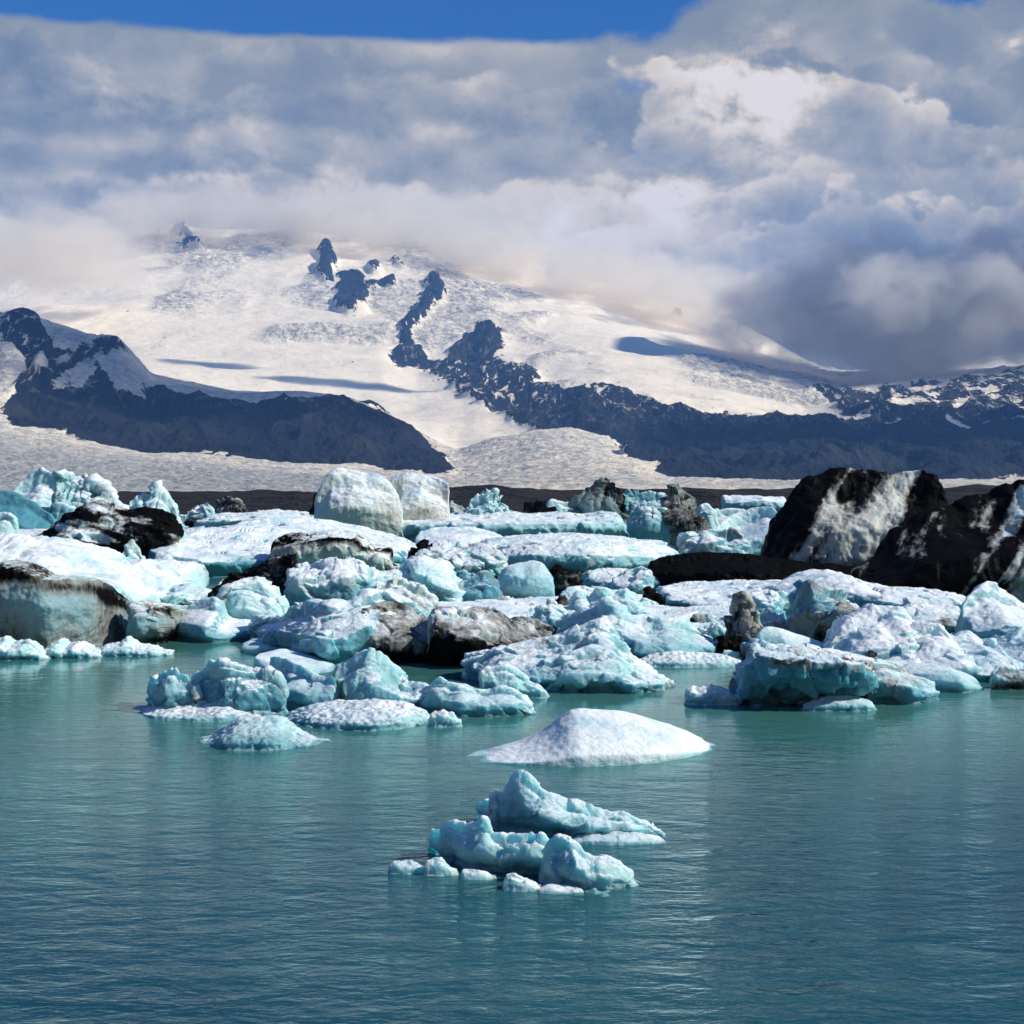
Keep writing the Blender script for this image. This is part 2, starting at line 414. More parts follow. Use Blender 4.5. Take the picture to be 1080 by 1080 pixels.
for _ in range(6):
    bumpn[1:-1, 1:-1] = (bumpn[1:-1, 1:-1] * 2 + bumpn[:-2, 1:-1] + bumpn[2:, 1:-1] + bumpn[1:-1, :-2] + bumpn[1:-1, 2:]) / 6
dz += bumpn.ravel() * 90 * (1 + rid * 0.3) + peak * 100
dz += moraine * np.clip(tt, 0, 1) * fbm(pos / 70.0, 5, 95) * 7.0
Z = Z + dz.reshape(X.shape)
V = np.stack([X.ravel(), D.ravel(), Z.ravel()], 1)
crev = np.clip(icefall + low_g * 0.8, 0, 1)
dirty = (0.75 * sst(tt, 3.75, 3.35) + 0.12 * (tt < 5)) * (1 - 0.65 * sst(q[:, 0], 380, 460))

tm, n, b, out = material('mountain_ground')
geo = n.n.new('ShaderNodeNewGeometry'); P = geo.outputs['Position']
Px, Py, Pz = n.sep(P)
r_ = n.attr('rock').outputs['Fac']; cf = n.attr('crevasse').outputs['Fac']; dt = n.attr('silt').outputs['Fac']; mo = n.attr('moraine').outputs['Fac']
brk = n.noise(P, 0.02, 6, 0.65, 0.3)
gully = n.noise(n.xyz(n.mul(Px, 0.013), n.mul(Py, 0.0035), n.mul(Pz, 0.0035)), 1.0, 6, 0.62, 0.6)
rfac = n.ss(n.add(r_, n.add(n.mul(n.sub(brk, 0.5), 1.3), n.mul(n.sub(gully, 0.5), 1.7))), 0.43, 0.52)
streak = n.noise(n.xyz(n.mul(Px, 0.022), n.mul(Py, 0.007), n.mul(Pz, 0.009)), 1.0, 6, 0.66, 0.8)
rfac = n.mul(rfac, n.sub(1.0, n.mul(n.mul(n.ss(streak, 0.545, 0.60), n.ss(Pz, 330.0, 780.0)), n.ss(Py, 13000.0, 11000.0))))
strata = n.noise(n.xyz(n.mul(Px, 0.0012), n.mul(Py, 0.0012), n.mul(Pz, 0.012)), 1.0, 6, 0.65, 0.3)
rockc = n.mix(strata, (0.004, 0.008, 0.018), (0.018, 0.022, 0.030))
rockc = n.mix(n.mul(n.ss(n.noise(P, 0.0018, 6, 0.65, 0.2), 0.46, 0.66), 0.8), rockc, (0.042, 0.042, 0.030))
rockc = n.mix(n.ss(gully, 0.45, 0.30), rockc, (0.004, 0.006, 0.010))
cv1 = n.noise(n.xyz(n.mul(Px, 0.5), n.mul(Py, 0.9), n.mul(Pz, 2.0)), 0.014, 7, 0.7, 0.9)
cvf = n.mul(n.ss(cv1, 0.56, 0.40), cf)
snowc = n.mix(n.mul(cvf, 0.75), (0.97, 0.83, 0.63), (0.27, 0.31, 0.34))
fleck = n.ss(n.noise(P, 0.05, 5, 0.75, 0.2), 0.46, 0.60)
silt = n.mix(n.mul(fleck, 0.8), (0.50, 0.50, 0.47), (0.13, 0.16, 0.18))
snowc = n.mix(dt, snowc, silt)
morc = n.mix(n.noise(P, 0.06, 5, 0.6), (0.008, 0.007, 0.006), (0.036, 0.029, 0.021))
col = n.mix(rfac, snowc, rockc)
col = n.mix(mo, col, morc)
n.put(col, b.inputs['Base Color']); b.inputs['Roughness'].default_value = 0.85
b.inputs['Specular IOR Level'].default_value = 0.2
hb = n.add(n.mul(n.noise(P, 0.012, 7, 0.65), n.add(0.25, n.add(n.mul(rfac, 0.8), n.mul(cf, 0.9)))), n.mul(n.mul(gully, rfac), 1.6))
n.put(n.bump(hb, 1.0, 55.0), b.inputs['Normal'])
nc = len(COLS)
def grid_faces(r0, r1):
    i = np.arange(r0, r1)[:, None] * nc + np.arange(nc - 1)[None, :]
    i = i.ravel()
    return np.stack([i, i + 1, i + nc + 1, i + nc], 1)
cuts = {'moraine_shore': (0, 3), 'glacier_tongue': (3, 4), 'rock_ridge': (4, 6), 'mountain_massif': (6, 11)}
starts = np.concatenate([[0], np.cumsum(ROWS)])
for nm, (k0, k1) in cuts.items():
    r0, r1 = starts[k0], min(starts[k1], len(ts) - 1)
    sl_ = slice(r0 * nc, (r1 + 1) * nc)
    Fq = grid_faces(r0, r1) - r0 * nc
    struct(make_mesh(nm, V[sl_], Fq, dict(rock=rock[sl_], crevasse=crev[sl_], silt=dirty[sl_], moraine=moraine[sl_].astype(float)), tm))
# ------------------------------------------------------------------ haze and low cloud
def box_mesh(name, x0, x1, y0, y1, z0, z1, mat):
    v = [(x, y, z) for z in (z0, z1) for y in (y0, y1) for x in (x0, x1)]
    f = [(0, 2, 3, 1), (4, 5, 7, 6), (0, 1, 5, 4), (2, 6, 7, 3), (0, 4, 6, 2), (1, 3, 7, 5)]
    return make_mesh(name, v, f, mat=mat, smooth=False)
HAZE = 2.4e-5
hm_, n, b, out = material('thin_haze')
n.n.remove(b)
pv = n.n.new('ShaderNodeVolumePrincipled')
pv.inputs['Color'].default_value = (0.20, 0.46, 1.0, 1)
pv.inputs['Density'].default_value = HAZE
pv.inputs['Anisotropy'].default_value = 0.0
n.l.new(pv.outputs[0], out.inputs['Volume'])
haze = box_mesh('haze', -22000, 22000, -1500, 26000, -8, 3600, hm_)
haze['kind'] = 'stuff'

def ico(name, loc, rad, mat):
    import bmesh
    bm = bmesh.new(); bmesh.ops.create_icosphere(bm, subdivisions=4, radius=1.0)
    me = bpy.data.meshes.new(name); bm.to_mesh(me); bm.free()
    o = bpy.data.objects.new(name, me); SC.collection.objects.link(o); me.materials.append(mat)
    o.location = loc; o.scale = rad; o['kind'] = 'stuff'
    return o
def cloud(cx, cy, dist, rx, ry, dep, dens, thr, sc, seed, colr=(1.0, 0.95, 0.86), g=0.2):
    m, n, b, out = material('cloud_vapour'); n.n.remove(b)
    tcn = n.n.new('ShaderNodeTexCoord'); OB = tcn.outputs['Object']
    geo = n.n.new('ShaderNodeNewGeometry'); P = geo.outputs['Position']
    vl = n.n.new('ShaderNodeVectorMath'); vl.operation = 'LENGTH'; n.l.new(OB, vl.inputs[0])
    fall = n.ss(vl.outputs['Value'], 1.0, 0.35)
    nz = n.noise(n.vm('ADD', n.vm('MULTIPLY', P, (sc, sc, sc * 1.3)), (seed * 3.1, seed * 1.7, seed * 5.3)), 1.0, 7, 0.62, 0.3)
    v = n.add(n.mul(n.sub(nz, 0.5), 4.2), fall)
    d = n.ss(v, thr, thr + 0.5)
    d = n.mul(n.mul(d, n.ss(vl.outputs['Value'], 1.0, 0.8)), dens)
    pv = n.n.new('ShaderNodeVolumePrincipled')
    pv.inputs['Color'].default_value = (*colr, 1); pv.inputs['Anisotropy'].default_value = g
    n.l.new(d, pv.inputs['Density']); n.l.new(pv.outputs[0], out.inputs['Volume'])
    k = dist / F
    m.cycles.volume_sampling = 'MULTIPLE_IMPORTANCE' if hasattr(m, 'cycles') else None
    return ico('cloud_bank', ((cx - 540) * k, dist, H + (YH - cy) * k), (rx * k, dep, ry * k), m)
cloud(50, 268, 12800, 165, 72, 1300, 0.003, 0.60, 1 / 700.0, 1)
cloud(200, 228, 16200, 230, 42, 1400, 0.0022, 0.60, 1 / 600.0, 2)
cloud(400, 232, 16600, 200, 50, 1500, 0.0022, 0.55, 1 / 600.0, 6)
cloud(515, 272, 16300, 150, 42, 1300, 0.0024, 0.55, 1 / 550.0, 7)
cloud(620, 292, 16000, 160, 50, 1400, 0.0024, 0.50, 1 / 550.0, 3)
cloud(725, 318, 15300, 150, 54, 1400, 0.0026, 0.52, 1 / 550.0, 8)
cloud(820, 330, 13400, 150, 80, 1500, 0.0024, 0.60, 1 / 600.0, 4)
cloud(1000, 325, 12500, 290, 112, 1900, 0.0036, 0.46, 1 / 650.0, 5)
def shade_cloud(x, y, z, rx, ry, rz, zc, seed, dens=0.004):
    t = (zc - z) / sun_dir.z        # unseen cloud added between this slope and the sun to shade it
    c = Vector((x, y, z)) + sun_dir * t
    o = cloud(540, 520, c.y, 100, 100, 1000, dens, 0.25, 1 / 900.0, seed)
    o.location = c; o.scale = (rx, ry, rz)
shade_cloud(-2300, 7300, 300, 2500, 1000, 350, 6200, 11)
shade_cloud(3600, 8300, 600, 3300, 2000, 400, 6000, 12)
shade_cloud(3600, 13000, 1300, 2700, 2200, 400, 6600, 13)
shade_cloud(4300, 12500, 2500, 2200, 1800, 350, 7600, 14, 0.002)
shade_cloud(-2200, 11300, 1000, 700, 260, 200, 6500, 15, 0.006)
shade_cloud(-1100, 10700, 800, 800, 200, 200, 6500, 16, 0.006)
# ------------------------------------------------------------------ ice
im, n, b, out = material('glacier_ice')
geo = n.n.new('ShaderNodeNewGeometry'); P = geo.outputs['Position']
tcn = n.n.new('ShaderNodeTexCoord'); OP = tcn.outputs['Object']
dirt = n.attr('dirt').outputs['Fac']; crust = n.attr('crust').outputs['Fac']; deep = n.attr('deep').outputs['Fac']; grain = n.attr('grain').outputs['Fac']
px1 = n.attr('pixel').outputs['Fac']                     # metres per fine detail: larger for large far bergs
SP = n.vm('MULTIPLY', P, n.xyz(1.0, 1.0, 1.6))
f1 = n.noise(SP, 1.1, 7, 0.62, 0.3)
f2 = n.noise(SP, 5.0, 5, 0.65, 0.3)
f3 = n.noise(n.vm('MULTIPLY', P, n.xyz(1.0, 1.0, 0.22)), 2.2, 6, 0.68, 0.5)    # runs of dirt down the face
bandn = n.noise(n.vm('MULTIPLY', P, n.xyz(0.25, 0.25, 2.4)), 1.3, 4, 0.6, 0.6)
icec = n.mix(n.ss(n.add(deep, n.mul(n.sub(bandn, 0.5), 0.5)), 0.0, 1.0), (0.46, 0.72, 0.71), (0.06, 0.27, 0.34))
cr_ = n.ss(n.add(crust, n.add(n.mul(n.sub(f1, 0.5), 0.55), n.mul(n.sub(f2, 0.5), 0.22))), 0.16, 0.72)
f0 = n.noise(SP, 0.22, 4, 0.55, 0.4)
warm = n.attr('warm').outputs['Fac']
icec = n.mix(warm, icec, (0.56, 0.57, 0.51))
white = n.mix(n.ss(f2, 0.3, 0.7), (0.74, 0.80, 0.82), (0.89, 0.91, 0.90))
white = n.mix(n.mul(n.ss(n.add(f0, n.mul(n.sub(f1, 0.5), 0.5)), 0.46, 0.66), 0.75), white, (0.46, 0.64, 0.70))
white = n.mix(n.mul(n.ss(n.noise(SP, 0.9, 6, 0.7, 0.8), 0.60, 0.72), 0.35), white, (0.42, 0.42, 0.38))
col = n.mix(cr_, icec, white)
ds = n.add(dirt, n.add(n.mul(n.sub(f3, 0.5), 0.7), n.mul(n.sub(f1, 0.5), 0.5)))
greyc = n.mix(f2, (0.20, 0.18, 0.15), (0.34, 0.32, 0.28))
blk = n.mix(f2, (0.002, 0.002, 0.002), (0.007, 0.0065, 0.006))
d1_ = n.ss(ds, 0.30, 0.62); d2_ = n.ss(ds, 0.50, 0.86)
col = n.mix(n.mul(d1_, 0.75), col, greyc)
col = n.mix(d2_, col, blk)
n.put(col, b.inputs['Base Color'])
n.put(n.add(0.5, n.mul(d1_, -0.45)), b.inputs['Specular IOR Level'])
clean = n.m('SUBTRACT', 1.0, n.m('MAXIMUM', d1_, 0.0))
n.put(n.add(0.42, n.mul(cr_, 0.35)), b.inputs['Roughness'])
b.inputs['IOR'].default_value = 1.31
n.put(n.mul(clean, n.add(0.6, n.mul(cr_, -0.4))), b.inputs['Subsurface Weight'])
b.inputs['Subsurface Radius'].default_value = (0.25, 0.8, 1.0)
b.inputs['Subsurface Scale'].default_value = 0.8
fb = n.noise(P, 3.2, 6, 0.62, 0.2)
vor = n.n.new('ShaderNodeTexVoronoi'); vor.feature = 'SMOOTH_F1'; vor.inputs['Scale'].default_value = 4.5
n.l.new(n.vm('ADD', P, n.xyz(n.mul(f2, 0.2), 0.0, n.mul(f1, 0.2))), vor.inputs['Vector'])
hb = n.add(n.mul(fb, 0.10), n.mul(n.mul(vor.outputs['Distance'], grain), 0.22))
hb = n.add(hb, n.mul(f1, 0.24))
n.put(n.bump(hb, n.add(0.45, n.mul(grain, 0.4)), 0.9), b.inputs['Normal'])

def D_of(yw): return F * H / (yw - YH)

def chunk(top, yw, rim=None, dep=None, sub=1.2, face=0.12, crest=0.5, tilt=0.0, rough=1.0, kind='melt', seed=0,
          dirt=0.0, rimdirt=0.0, lowdirt=0.0, stripe=None, dirtx=None, warm=0.06, ep=0.5, under=None, crust=0.5, deep=0.4, grain=0.3, round_=0.28, sc=1.0, res=1.0, lean=0.0, step=0.0):
    """one lump of ice: traced crest line, rim line and waterline turned into a closed body with real depth"""
    top = np.array(top, float); x0, x1 = top[0, 0], top[-1, 0]
    wl = np.array(yw if isinstance(yw, (list, tuple)) else [(x0, yw), (x1, yw)], float)
    ywm = wl[:, 1].max(); Dm = D_of(ywm); mpp = Dm / F
    nu = int(np.clip((x1 - x0) * 1.0 * res, 24, 330)); us = np.linspace(0, 1, nu)
    us = 0.5 - 0.5 * np.cos(us * np.pi) * (0.35) - (0.5 - us) * 0.65
    px = x0 + (x1 - x0) * us
    yt = np.interp(px, top[:, 0], top[:, 1]); yb = np.interp(px, wl[:, 0], wl[:, 1])
    wd = (x1 - x0) * mpp
    kk = int(nu * (0.02 if kind in ('fin', 'block') else 0.06)) * 2 + 1
    if kk >= 3:
        kw = np.hanning(kk + 2)[1:-1]; kw /= kw.sum()
        yb = np.convolve(np.pad(yb, kk // 2, mode='edge'), kw, mode='valid')
        yt = np.convolve(np.pad(yt, kk // 2, mode='reflect', reflect_type='odd'), kw, mode='valid')
    if dep is None: dep = wd * 0.55
    crest = max(crest, face + 0.2)
    e = np.power(np.clip(np.sin(np.pi * us), 0, 1), ep)
    ew = 0.028 if kind == 'fin' else 0.045
    e_end = sst(us, 0, ew) * sst(1 - us, 0, ew)
    Df = D_of(np.maximum(yb, 521.5)) + dep * 0.28 * (1 - e)
    dd = dep * np.maximum(e, 0.02)
    Dc = Df + dd * crest
    zc = H - (yt - YH) * Dc / F
    if rim is not None:
        rm = np.array(rim, float); yr = np.interp(px, rm[:, 0], rm[:, 1])
        Dr = Df + dd * face
        zr = H - (yr - YH) * Dr / F
        zr = np.minimum(zr, np.maximum(zc * 1.35, zc + 0.2)); zr = np.maximum(zr, 0.04)
    else:
        Dr = Df + dd * face; zr = zc * (0.76 + 0.22 * fbm(np.stack([px / max(22.0, (x1 - x0) * 0.4), px * 0 + seed, px * 0], 1), 2, 2))
    zc = np.maximum(zc, 0.05)
    J = dict(fin=.30, block=.22, melt=.20, spongy=.14).get(kind, 0.0) * min(rough, 1.1) * (0.12 if dep > 1.8 * max(zc.max(), 0.1) else 0.7)
    if J:
        wv = max(5.0, (x1 - x0) * 0.10)
        zc = zc * (1 + J * fbm(np.stack([px / wv, px * 0 + seed * 1.3, px * 0], 1), 4, 21, ridged=True) - J * 0.35)
        zr = zr * (1 + J * fbm(np.stack([px / wv, px * 0 + seed * 2.9, px * 0 + 5], 1), 4, 22, ridged=True) - J * 0.35)
    w_end = 0.12 + 0.88 * e_end
    zc, zr = zc * w_end, zr * w_end
    zm = np.maximum(zc, zr)
    one = np.ones_like(px)
    if under is None: under = 0.0 if (kind == 'spongy' or zm.max() < 0.5) else 0.5
    un = under * np.minimum(zm, dd * 0.35) * e_end
    ctl = [(Df - sub * 1.1 * e_end, -sub * one), (Df - sub * 0.55 * e_end, -0.22 * sub * one), (Df + un, 0 * one - 0.02), (Df + un * 0.55 + step * zm, zr * 0.30), (Df + 0.35 * (Dr - Df), zr * 0.62), (Dr, zr * 0.93), (Dr + 0.10 * dd + 0.02, zr * 1.0),
           (0.5 * (Dr + Dc) + 0.05 * dd, zr * 0.42 + zc * 0.58), (Dc, zc), (Df + 0.80 * dd, zc * (0.86 - tilt)), (Df + 0.95 * dd, zc * 0.45), (Df + dd, -0.02 * one), (Df + 0.92 * dd, -sub * one)]
    CY = np.array([c[0] for c in ctl]); CZ = np.array([c[1] for c in ctl])
    seglen = np.sqrt(np.diff(CY.mean(1)) ** 2 + np.diff(CZ.mean(1)) ** 2)
    tpar = np.concatenate([[0], np.cumsum(seglen)]); tpar /= tpar[-1]
    hp = (zm.max() + dep * 0.25) / mpp
    nv = int(np.clip(hp * 1.6 * res, 20, 170))
    # rows placed more densely on the side and top one can see
    dens = np.array([0.3, 0.6, 1.6, 1.9, 2.2, 2.0, 1.6, 1.2, 1.0, 0.6, 0.5, 0.3]) * seglen + 0.02 * seglen.sum()
    cd = np.concatenate([[0], np.cumsum(dens)]); cd /= cd[-1]
    tv = np.interp(np.linspace(0, 1, nv), cd, tpar)
    YY = np.array([[np.interp(tv, tpar, CY[:, j])] for j in range(nu)])[:, 0, :].T
    ZZ = np.array([[np.interp(tv, tpar, CZ[:, j])] for j in range(nu)])[:, 0, :].T
    for _ in range(int(1 + round_ * nv * 0.10)):
        YY[1:-1] = 0.5 * YY[1:-1] + 0.25 * (YY[2:] + YY[:-2]); ZZ[1:-1] = 0.5 * ZZ[1:-1] + 0.25 * (ZZ[2:] + ZZ[:-2])
    XX = np.repeat(((px - 540) / F * Dc)[None, :], nv, 0)
    V = np.stack([XX, YY, ZZ], 2).reshape(-1, 3)
    i = (np.arange(nv - 1)[:, None] * nu + np.arange(nu - 1)[None, :]).ravel()
    Fq = np.stack([i, i + 1, i + nu + 1, i + nu], 1)
    # close bottom
    bI = np.arange(nu - 1); tI = (nv - 1) * nu + bI
    Fq = np.concatenate([Fq, np.stack([tI, tI + 1, bI + 1, bI], 1)])
    el = np.arange(nv - 1) * nu
    # end walls: fan strips between matching rows
    h_ = nv // 2; k = np.arange(h_ - 0)
    for col, fl in ((0, 0), (nu - 1, 1)):
        a0 = k * nu + col; a1 = (k + 1) * nu + col; b0 = (nv - 1 - k) * nu + col; b1 = (nv - 2 - k) * nu + col
        ok = (nv - 2 - k) > (k + 0)
        q_ = np.stack([a0, a1, b1, b0], 1)[ok]
        Fq = np.concatenate([Fq, q_[:, ::-1] if fl else q_])
    def normals(V):
        N = np.zeros_like(V); a, c, d, g = V[Fq[:, 0]], V[Fq[:, 1]], V[Fq[:, 2]], V[Fq[:, 3]]
        fn = np.cross(d - a, g - c)
        for j in range(4): np.add.at(N, Fq[:, j], fn)
        return N / (np.linalg.norm(N, axis=1)[:, None] + 1e-9)
    N = normals(V)
    hm = max(zm.max(), 0.15); s = min(max(hm, wd * 0.2), 9.0) * sc       # feature size
    off = np.array([seed * 13.7, seed * 5.1, seed * 3.3])
    Q = V + off
    amp = 0.125 * s * rough
    warp = np.stack([fbm(Q / s, 3, 5), fbm(Q / s + 9, 3, 6), fbm(Q / s + 19, 3, 8)], 1)
    if kind == 'melt':
        dsp = fbm(Q / (0.9 * s) + warp * 0.4, 5, 1, 0.45) * amp * 1.6
        w1, w2, _, _ = worley(Q / (0.55 * s) + warp * 0.5, 3)
        dsp += (w1 - 0.5) * amp * 1.5 + fbm(Q / (0.7 * s) + warp * 0.6, 5, 61, 0.55, ridged=True) * amp * 0.8
        _, _, cid, rel = worley(Q / (0.7 * s) + warp * 0.12, 14)
        dsp += (rel * _G[cid]).sum(1) * amp * 1.7
    elif kind == 'block':
        w1, w2, cid, rel = worley(Q / (0.62 * s) + warp * 0.12, 4)
        dsp = (rel * _G[cid]).sum(1) * amp * 1.8 + (cid / 255.0 - 0.5) * amp * 1.2
        w1, w2, cid, rel = worley(Q / (0.26 * s) + warp * 0.12, 9)
        dsp += (rel * _G[cid]).sum(1) * amp * 0.8
        dsp += fbm(Q / (0.5 * s), 4, 1) * amp * 0.5
    elif kind == 'spongy':
        w1, w2, _, _ = worley(Q / (0.42 * s) + warp * 0.5, 3)
        dsp = (0.55 - w1) * amp * 1.5 + fbm(Q / (0.9 * s), 4, 1) * amp * 1.2
        w1, _, _, _ = worley(Q / (0.16 * s) + warp * 0.8, 13)
        dsp += (0.5 - w1) * amp * 0.75
    elif kind == 'fin':
        dsp = fbm(Q / (0.8 * s) + warp * 0.5, 5, 1, 0.5, ridged=True) * amp * 1.3 - amp * 0.4
        w1, _, _, _ = worley(Q / (0.3 * s) + warp * 0.6, 3)
        dsp += (w1 - 0.5) * amp * 1.1
        _, _, cid, rel = worley(Q / (0.55 * s) + warp * 0.10, 14)
        dsp += (rel * _G[cid]).sum(1) * amp * 1.8
    else:   # slab: quiet surface
        dsp = fbm(Q / (0.7 * s) + warp * 0.3, 5, 1, 0.5) * amp * 0.9
        w1, _, _, _ = worley(Q / np.array([0.7 * s, 0.7 * s, 0.8 * s]) + warp * 0.5, 3)
        dsp += (w1 - 0.5) * amp * 0.5
    fine = fbm(Q / (0.16 * s), 3, 77) * amp * 0.5
    dsp = dsp + fine
    if dep > 1.8 * hm: dsp = dsp * (1 - 0.5 * sst(N[:, 2], 0.55, 0.95))
    lim = np.repeat((0.25 + 0.75 * e_end)[None, :], nv, 0).ravel()
    V = V + N * (dsp * lim)[:, None]
    # the water has melted a notch along the waterline
    nz_ = 0.05 * hm + 0.04
    notch = np.exp(-((V[:, 2] - nz_) / (nz_ * 1.1)) ** 2) * min(0.10 * hm, 0.35) * (kind != 'slab')
    V[:, :2] -= N[:, :2] * (notch * lim)[:, None]
    N = normals(V)
    zrel = np.clip(V[:, 2] / np.maximum(np.repeat(zm[None, :], nv, 0).ravel(), 0.1), -0.5, 1.3)
    low = fbm(Q / (1.2 * s), 3, 40)
    cr0 = (crust - 0.5) * 0.65 + 0.62 * sst(N[:, 2], 0.40, 0.95) + 0.50 * (np.clip(zrel, 0, 1.1) - 0.55) + low * 0.4
    cr0 = np.where(V[:, 2] < 0.02 + 0.015 * hm, 0.0, cr0)
    dp = deep + (1 - zrel) * 0.5 + low * 0.5 - (V[:, 2] < 0) * 0.3  # bluer and darker towards the foot; shade of some fronts is painted in
    rr = np.exp(-((zrel - 0.88) / 0.12) ** 2) * (N[:, 2] < 0.85)
    blot = fbm(Q / (2.2 * s), 3, 140)
    dr = dirt + 0.08 + blot * 0.45 * (dirt > -.1) + low * (0.5 if dirt > 0 else 0.30) * (1 if dirt < 0.9 else 0.3) + rimdirt * rr + lowdirt * sst(1 - zrel, 0.35, 0.9)  # dirt stains, also raised on some bergs to paint dark gaps
    if dirtx:
        ix = 540 + F * V[:, 0] / V[:, 1]; iy = YH - F * (V[:, 2] - H) / V[:, 1]
        dx_ = np.array(dirtx, float)
        dr = dr + np.interp(ix + 0.62 * (iy - 490) + low * 14, dx_[:, 0], dx_[:, 1])
    if stripe:
        th, wlen, am = stripe; ca, sa = math.cos(math.radians(th)), math.sin(math.radians(th))
        al, ac = V[:, 0] * ca + V[:, 2] * sa, -V[:, 0] * sa + V[:, 2] * ca
        dr = dr + am * fbm(np.stack([ac / wlen, al / (wlen * 5), V[:, 1] / (wlen * 6) + seed], 1), 5, 4, 0.6)
    return V, Fq, dict(dirt=dr, crust=cr0, deep=dp, warm=np.full(len(V), warm), grain=np.full(len(V), grain if kind != 'spongy' else 1.0), pixel=np.full(len(V), mpp))

SEED = [0]
def build(name, label, cat, chunks, parent=None, group=None, z=0):
    SEED[0] += 1
    Vs, Fs, At, base = [], [], {}, 0
    for j, c in enumerate(chunks):
        c = dict(c); c.setdefault('seed', SEED[0] * 7 + j)
        c['top'] = c.pop('top')
        V, Fq, at = chunk(**c)
        Vs.append(V); Fs.append(Fq + base); base += len(V)
        for k_, v_ in at.items(): At.setdefault(k_, []).append(v_)
    V = np.concatenate(Vs); Fq = np.concatenate(Fs); At = {k_: np.concatenate(v_) for k_, v_ in At.items()}
    org = np.array([V[:, 0].mean(), V[:, 1].min() + (V[:, 1].max() - V[:, 1].min()) * 0.5, 0.0])
    if parent is not None: org = np.array(parent.location)
    o = make_mesh(name, V - org, Fq, At, im, parent)
    if parent is None:
        o.location = org; o['label'] = label; o['category'] = cat
        if group: o['group'] = group
    elif label: o['label'] = label
    if parent is None and not group:
        tp = np.concatenate([np.array(c['top'], float) for c in chunks]); y_ = chunks[0]['yw']
        y_ = y_ if not isinstance(y_, list) else max(p[1] for p in y_)
        PLACED.append((tp[:, 0].mean(), (tp[:, 1].mean() + y_) / 2, (tp[:, 0].max() - tp[:, 0].min()) / 2, label))
    return o
PLACED = []
def C_(top, yw, **k): return dict(top=top, yw=yw, **k)
# ------------------------------------------------------------------ foreground ice
f2 = build('iceberg', 'small turquoise iceberg with a jagged peak, second nearest to the camera', 'iceberg', [
    C_([(501, 862), (503, 851), (508, 846), (516, 844), (524, 836), (530, 840), (536, 828), (544, 820), (551, 814), (558, 819), (568, 828), (580, 836), (599, 848), (621, 848), (643, 858), (670, 864), (690, 868), (703, 880)],
       [(501, 868), (530, 882), (580, 888), (660, 889), (703, 884)], face=0.25, under=.8, dep=1.5, kind='fin', crust=0.5, deep=0.25, rough=0.45, sub=.8, round_=0.4, res=1.3)])
build('peak', None, None, [C_([(517, 850), (519, 838), (524, 833), (530, 836), (535, 846)], 876, dep=0.5, face=.3, kind='fin', rough=.6, crust=0.9, deep=0.0)], parent=f2)
build('ice_foot', None, None, [C_([(600, 886), (620, 878), (650, 876), (680, 880), (703, 885)], 891, face=.3, kind='melt', rough=.5, crust=.3, deep=.1, dep=1.0, sub=.5)], parent=f2)
f1 = build('iceberg', 'low turquoise iceberg nearest the camera, with a rounded lobe at its right end', 'iceberg', [
    C_([(452, 884), (454, 876), (466, 876), (474, 866), (486, 871), (495, 870), (503, 866), (513, 864), (517, 873), (525, 880), (542, 881), (560, 878), (574, 882), (584, 890), (592, 905)],
       [(452, 902), (466, 912), (500, 922), (540, 926), (592, 930)], face=.3, under=.9, dep=1.1, kind='fin', rough=.4, crust=0.38, deep=0.3, sub=.8, res=1.3),
    ])
build('lobe', 'rounded pale lobe', None, [
    C_([(568, 912), (570, 901), (580, 889), (592, 882), (603, 884), (612, 893), (622, 904), (633, 903), (650, 911), (664, 922), (677, 933)],
       [(568, 934), (600, 941), (640, 942), (677, 937)], face=0.4, dep=1.1, kind='melt', rough=.55, crust=0.45, deep=0.2, sub=.8, res=1.3, grain=.6)], parent=f1)
for t, y in (([(409, 915), (416, 908), (430, 907), (440, 910), (449, 916)], 922), ([(446, 918), (450, 908), (460, 904), (470, 908), (478, 916), (484, 920)], 924),
             ([(485, 922), (488, 916), (500, 917), (512, 919), (524, 926)], 928), ([(530, 932), (534, 922), (540, 919), (550, 925), (562, 930), (575, 936)], 940),
             ([(566, 938), (580, 932), (600, 935), (616, 938)], 943)):
    build('ice_foot', None, None, [C_(t, y, face=0.3, kind='melt', rough=.6, crust=.5, deep=.05, grain=.6, sub=.5)], parent=f1)
build('ice_floe', 'smooth white snow covered floe with a rounded hump, alone in open water', 'ice floe', [
    C_([(491, 805), (508, 797), (524, 790), (545, 785), (563, 778), (578, 768), (589, 760), (597, 749), (606, 746), (630, 748), (657, 749), (680, 756), (704, 763), (725, 771), (739, 778), (744, 784), (756, 792)],
       [(491, 807), (540, 809), (607, 809), (679, 806), (730, 800), (756, 794)], dep=4.6, face=0.3, crest=0.55, kind='slab', rough=.42, under=0, crust=1.5, deep=0, warm=0, dirt=-.2, sub=1.2, grain=.25, res=1.3)])
build('ice_chunk', 'small crumbly white ice clump floating alone just left of the dark-footed blue berg', 'ice chunk', [
    C_([(721, 734), (726, 724), (738, 726), (748, 721), (760, 724), (770, 729), (779, 738)], 744, kind='spongy', crust=.7, deep=.1, rimdirt=.15)])
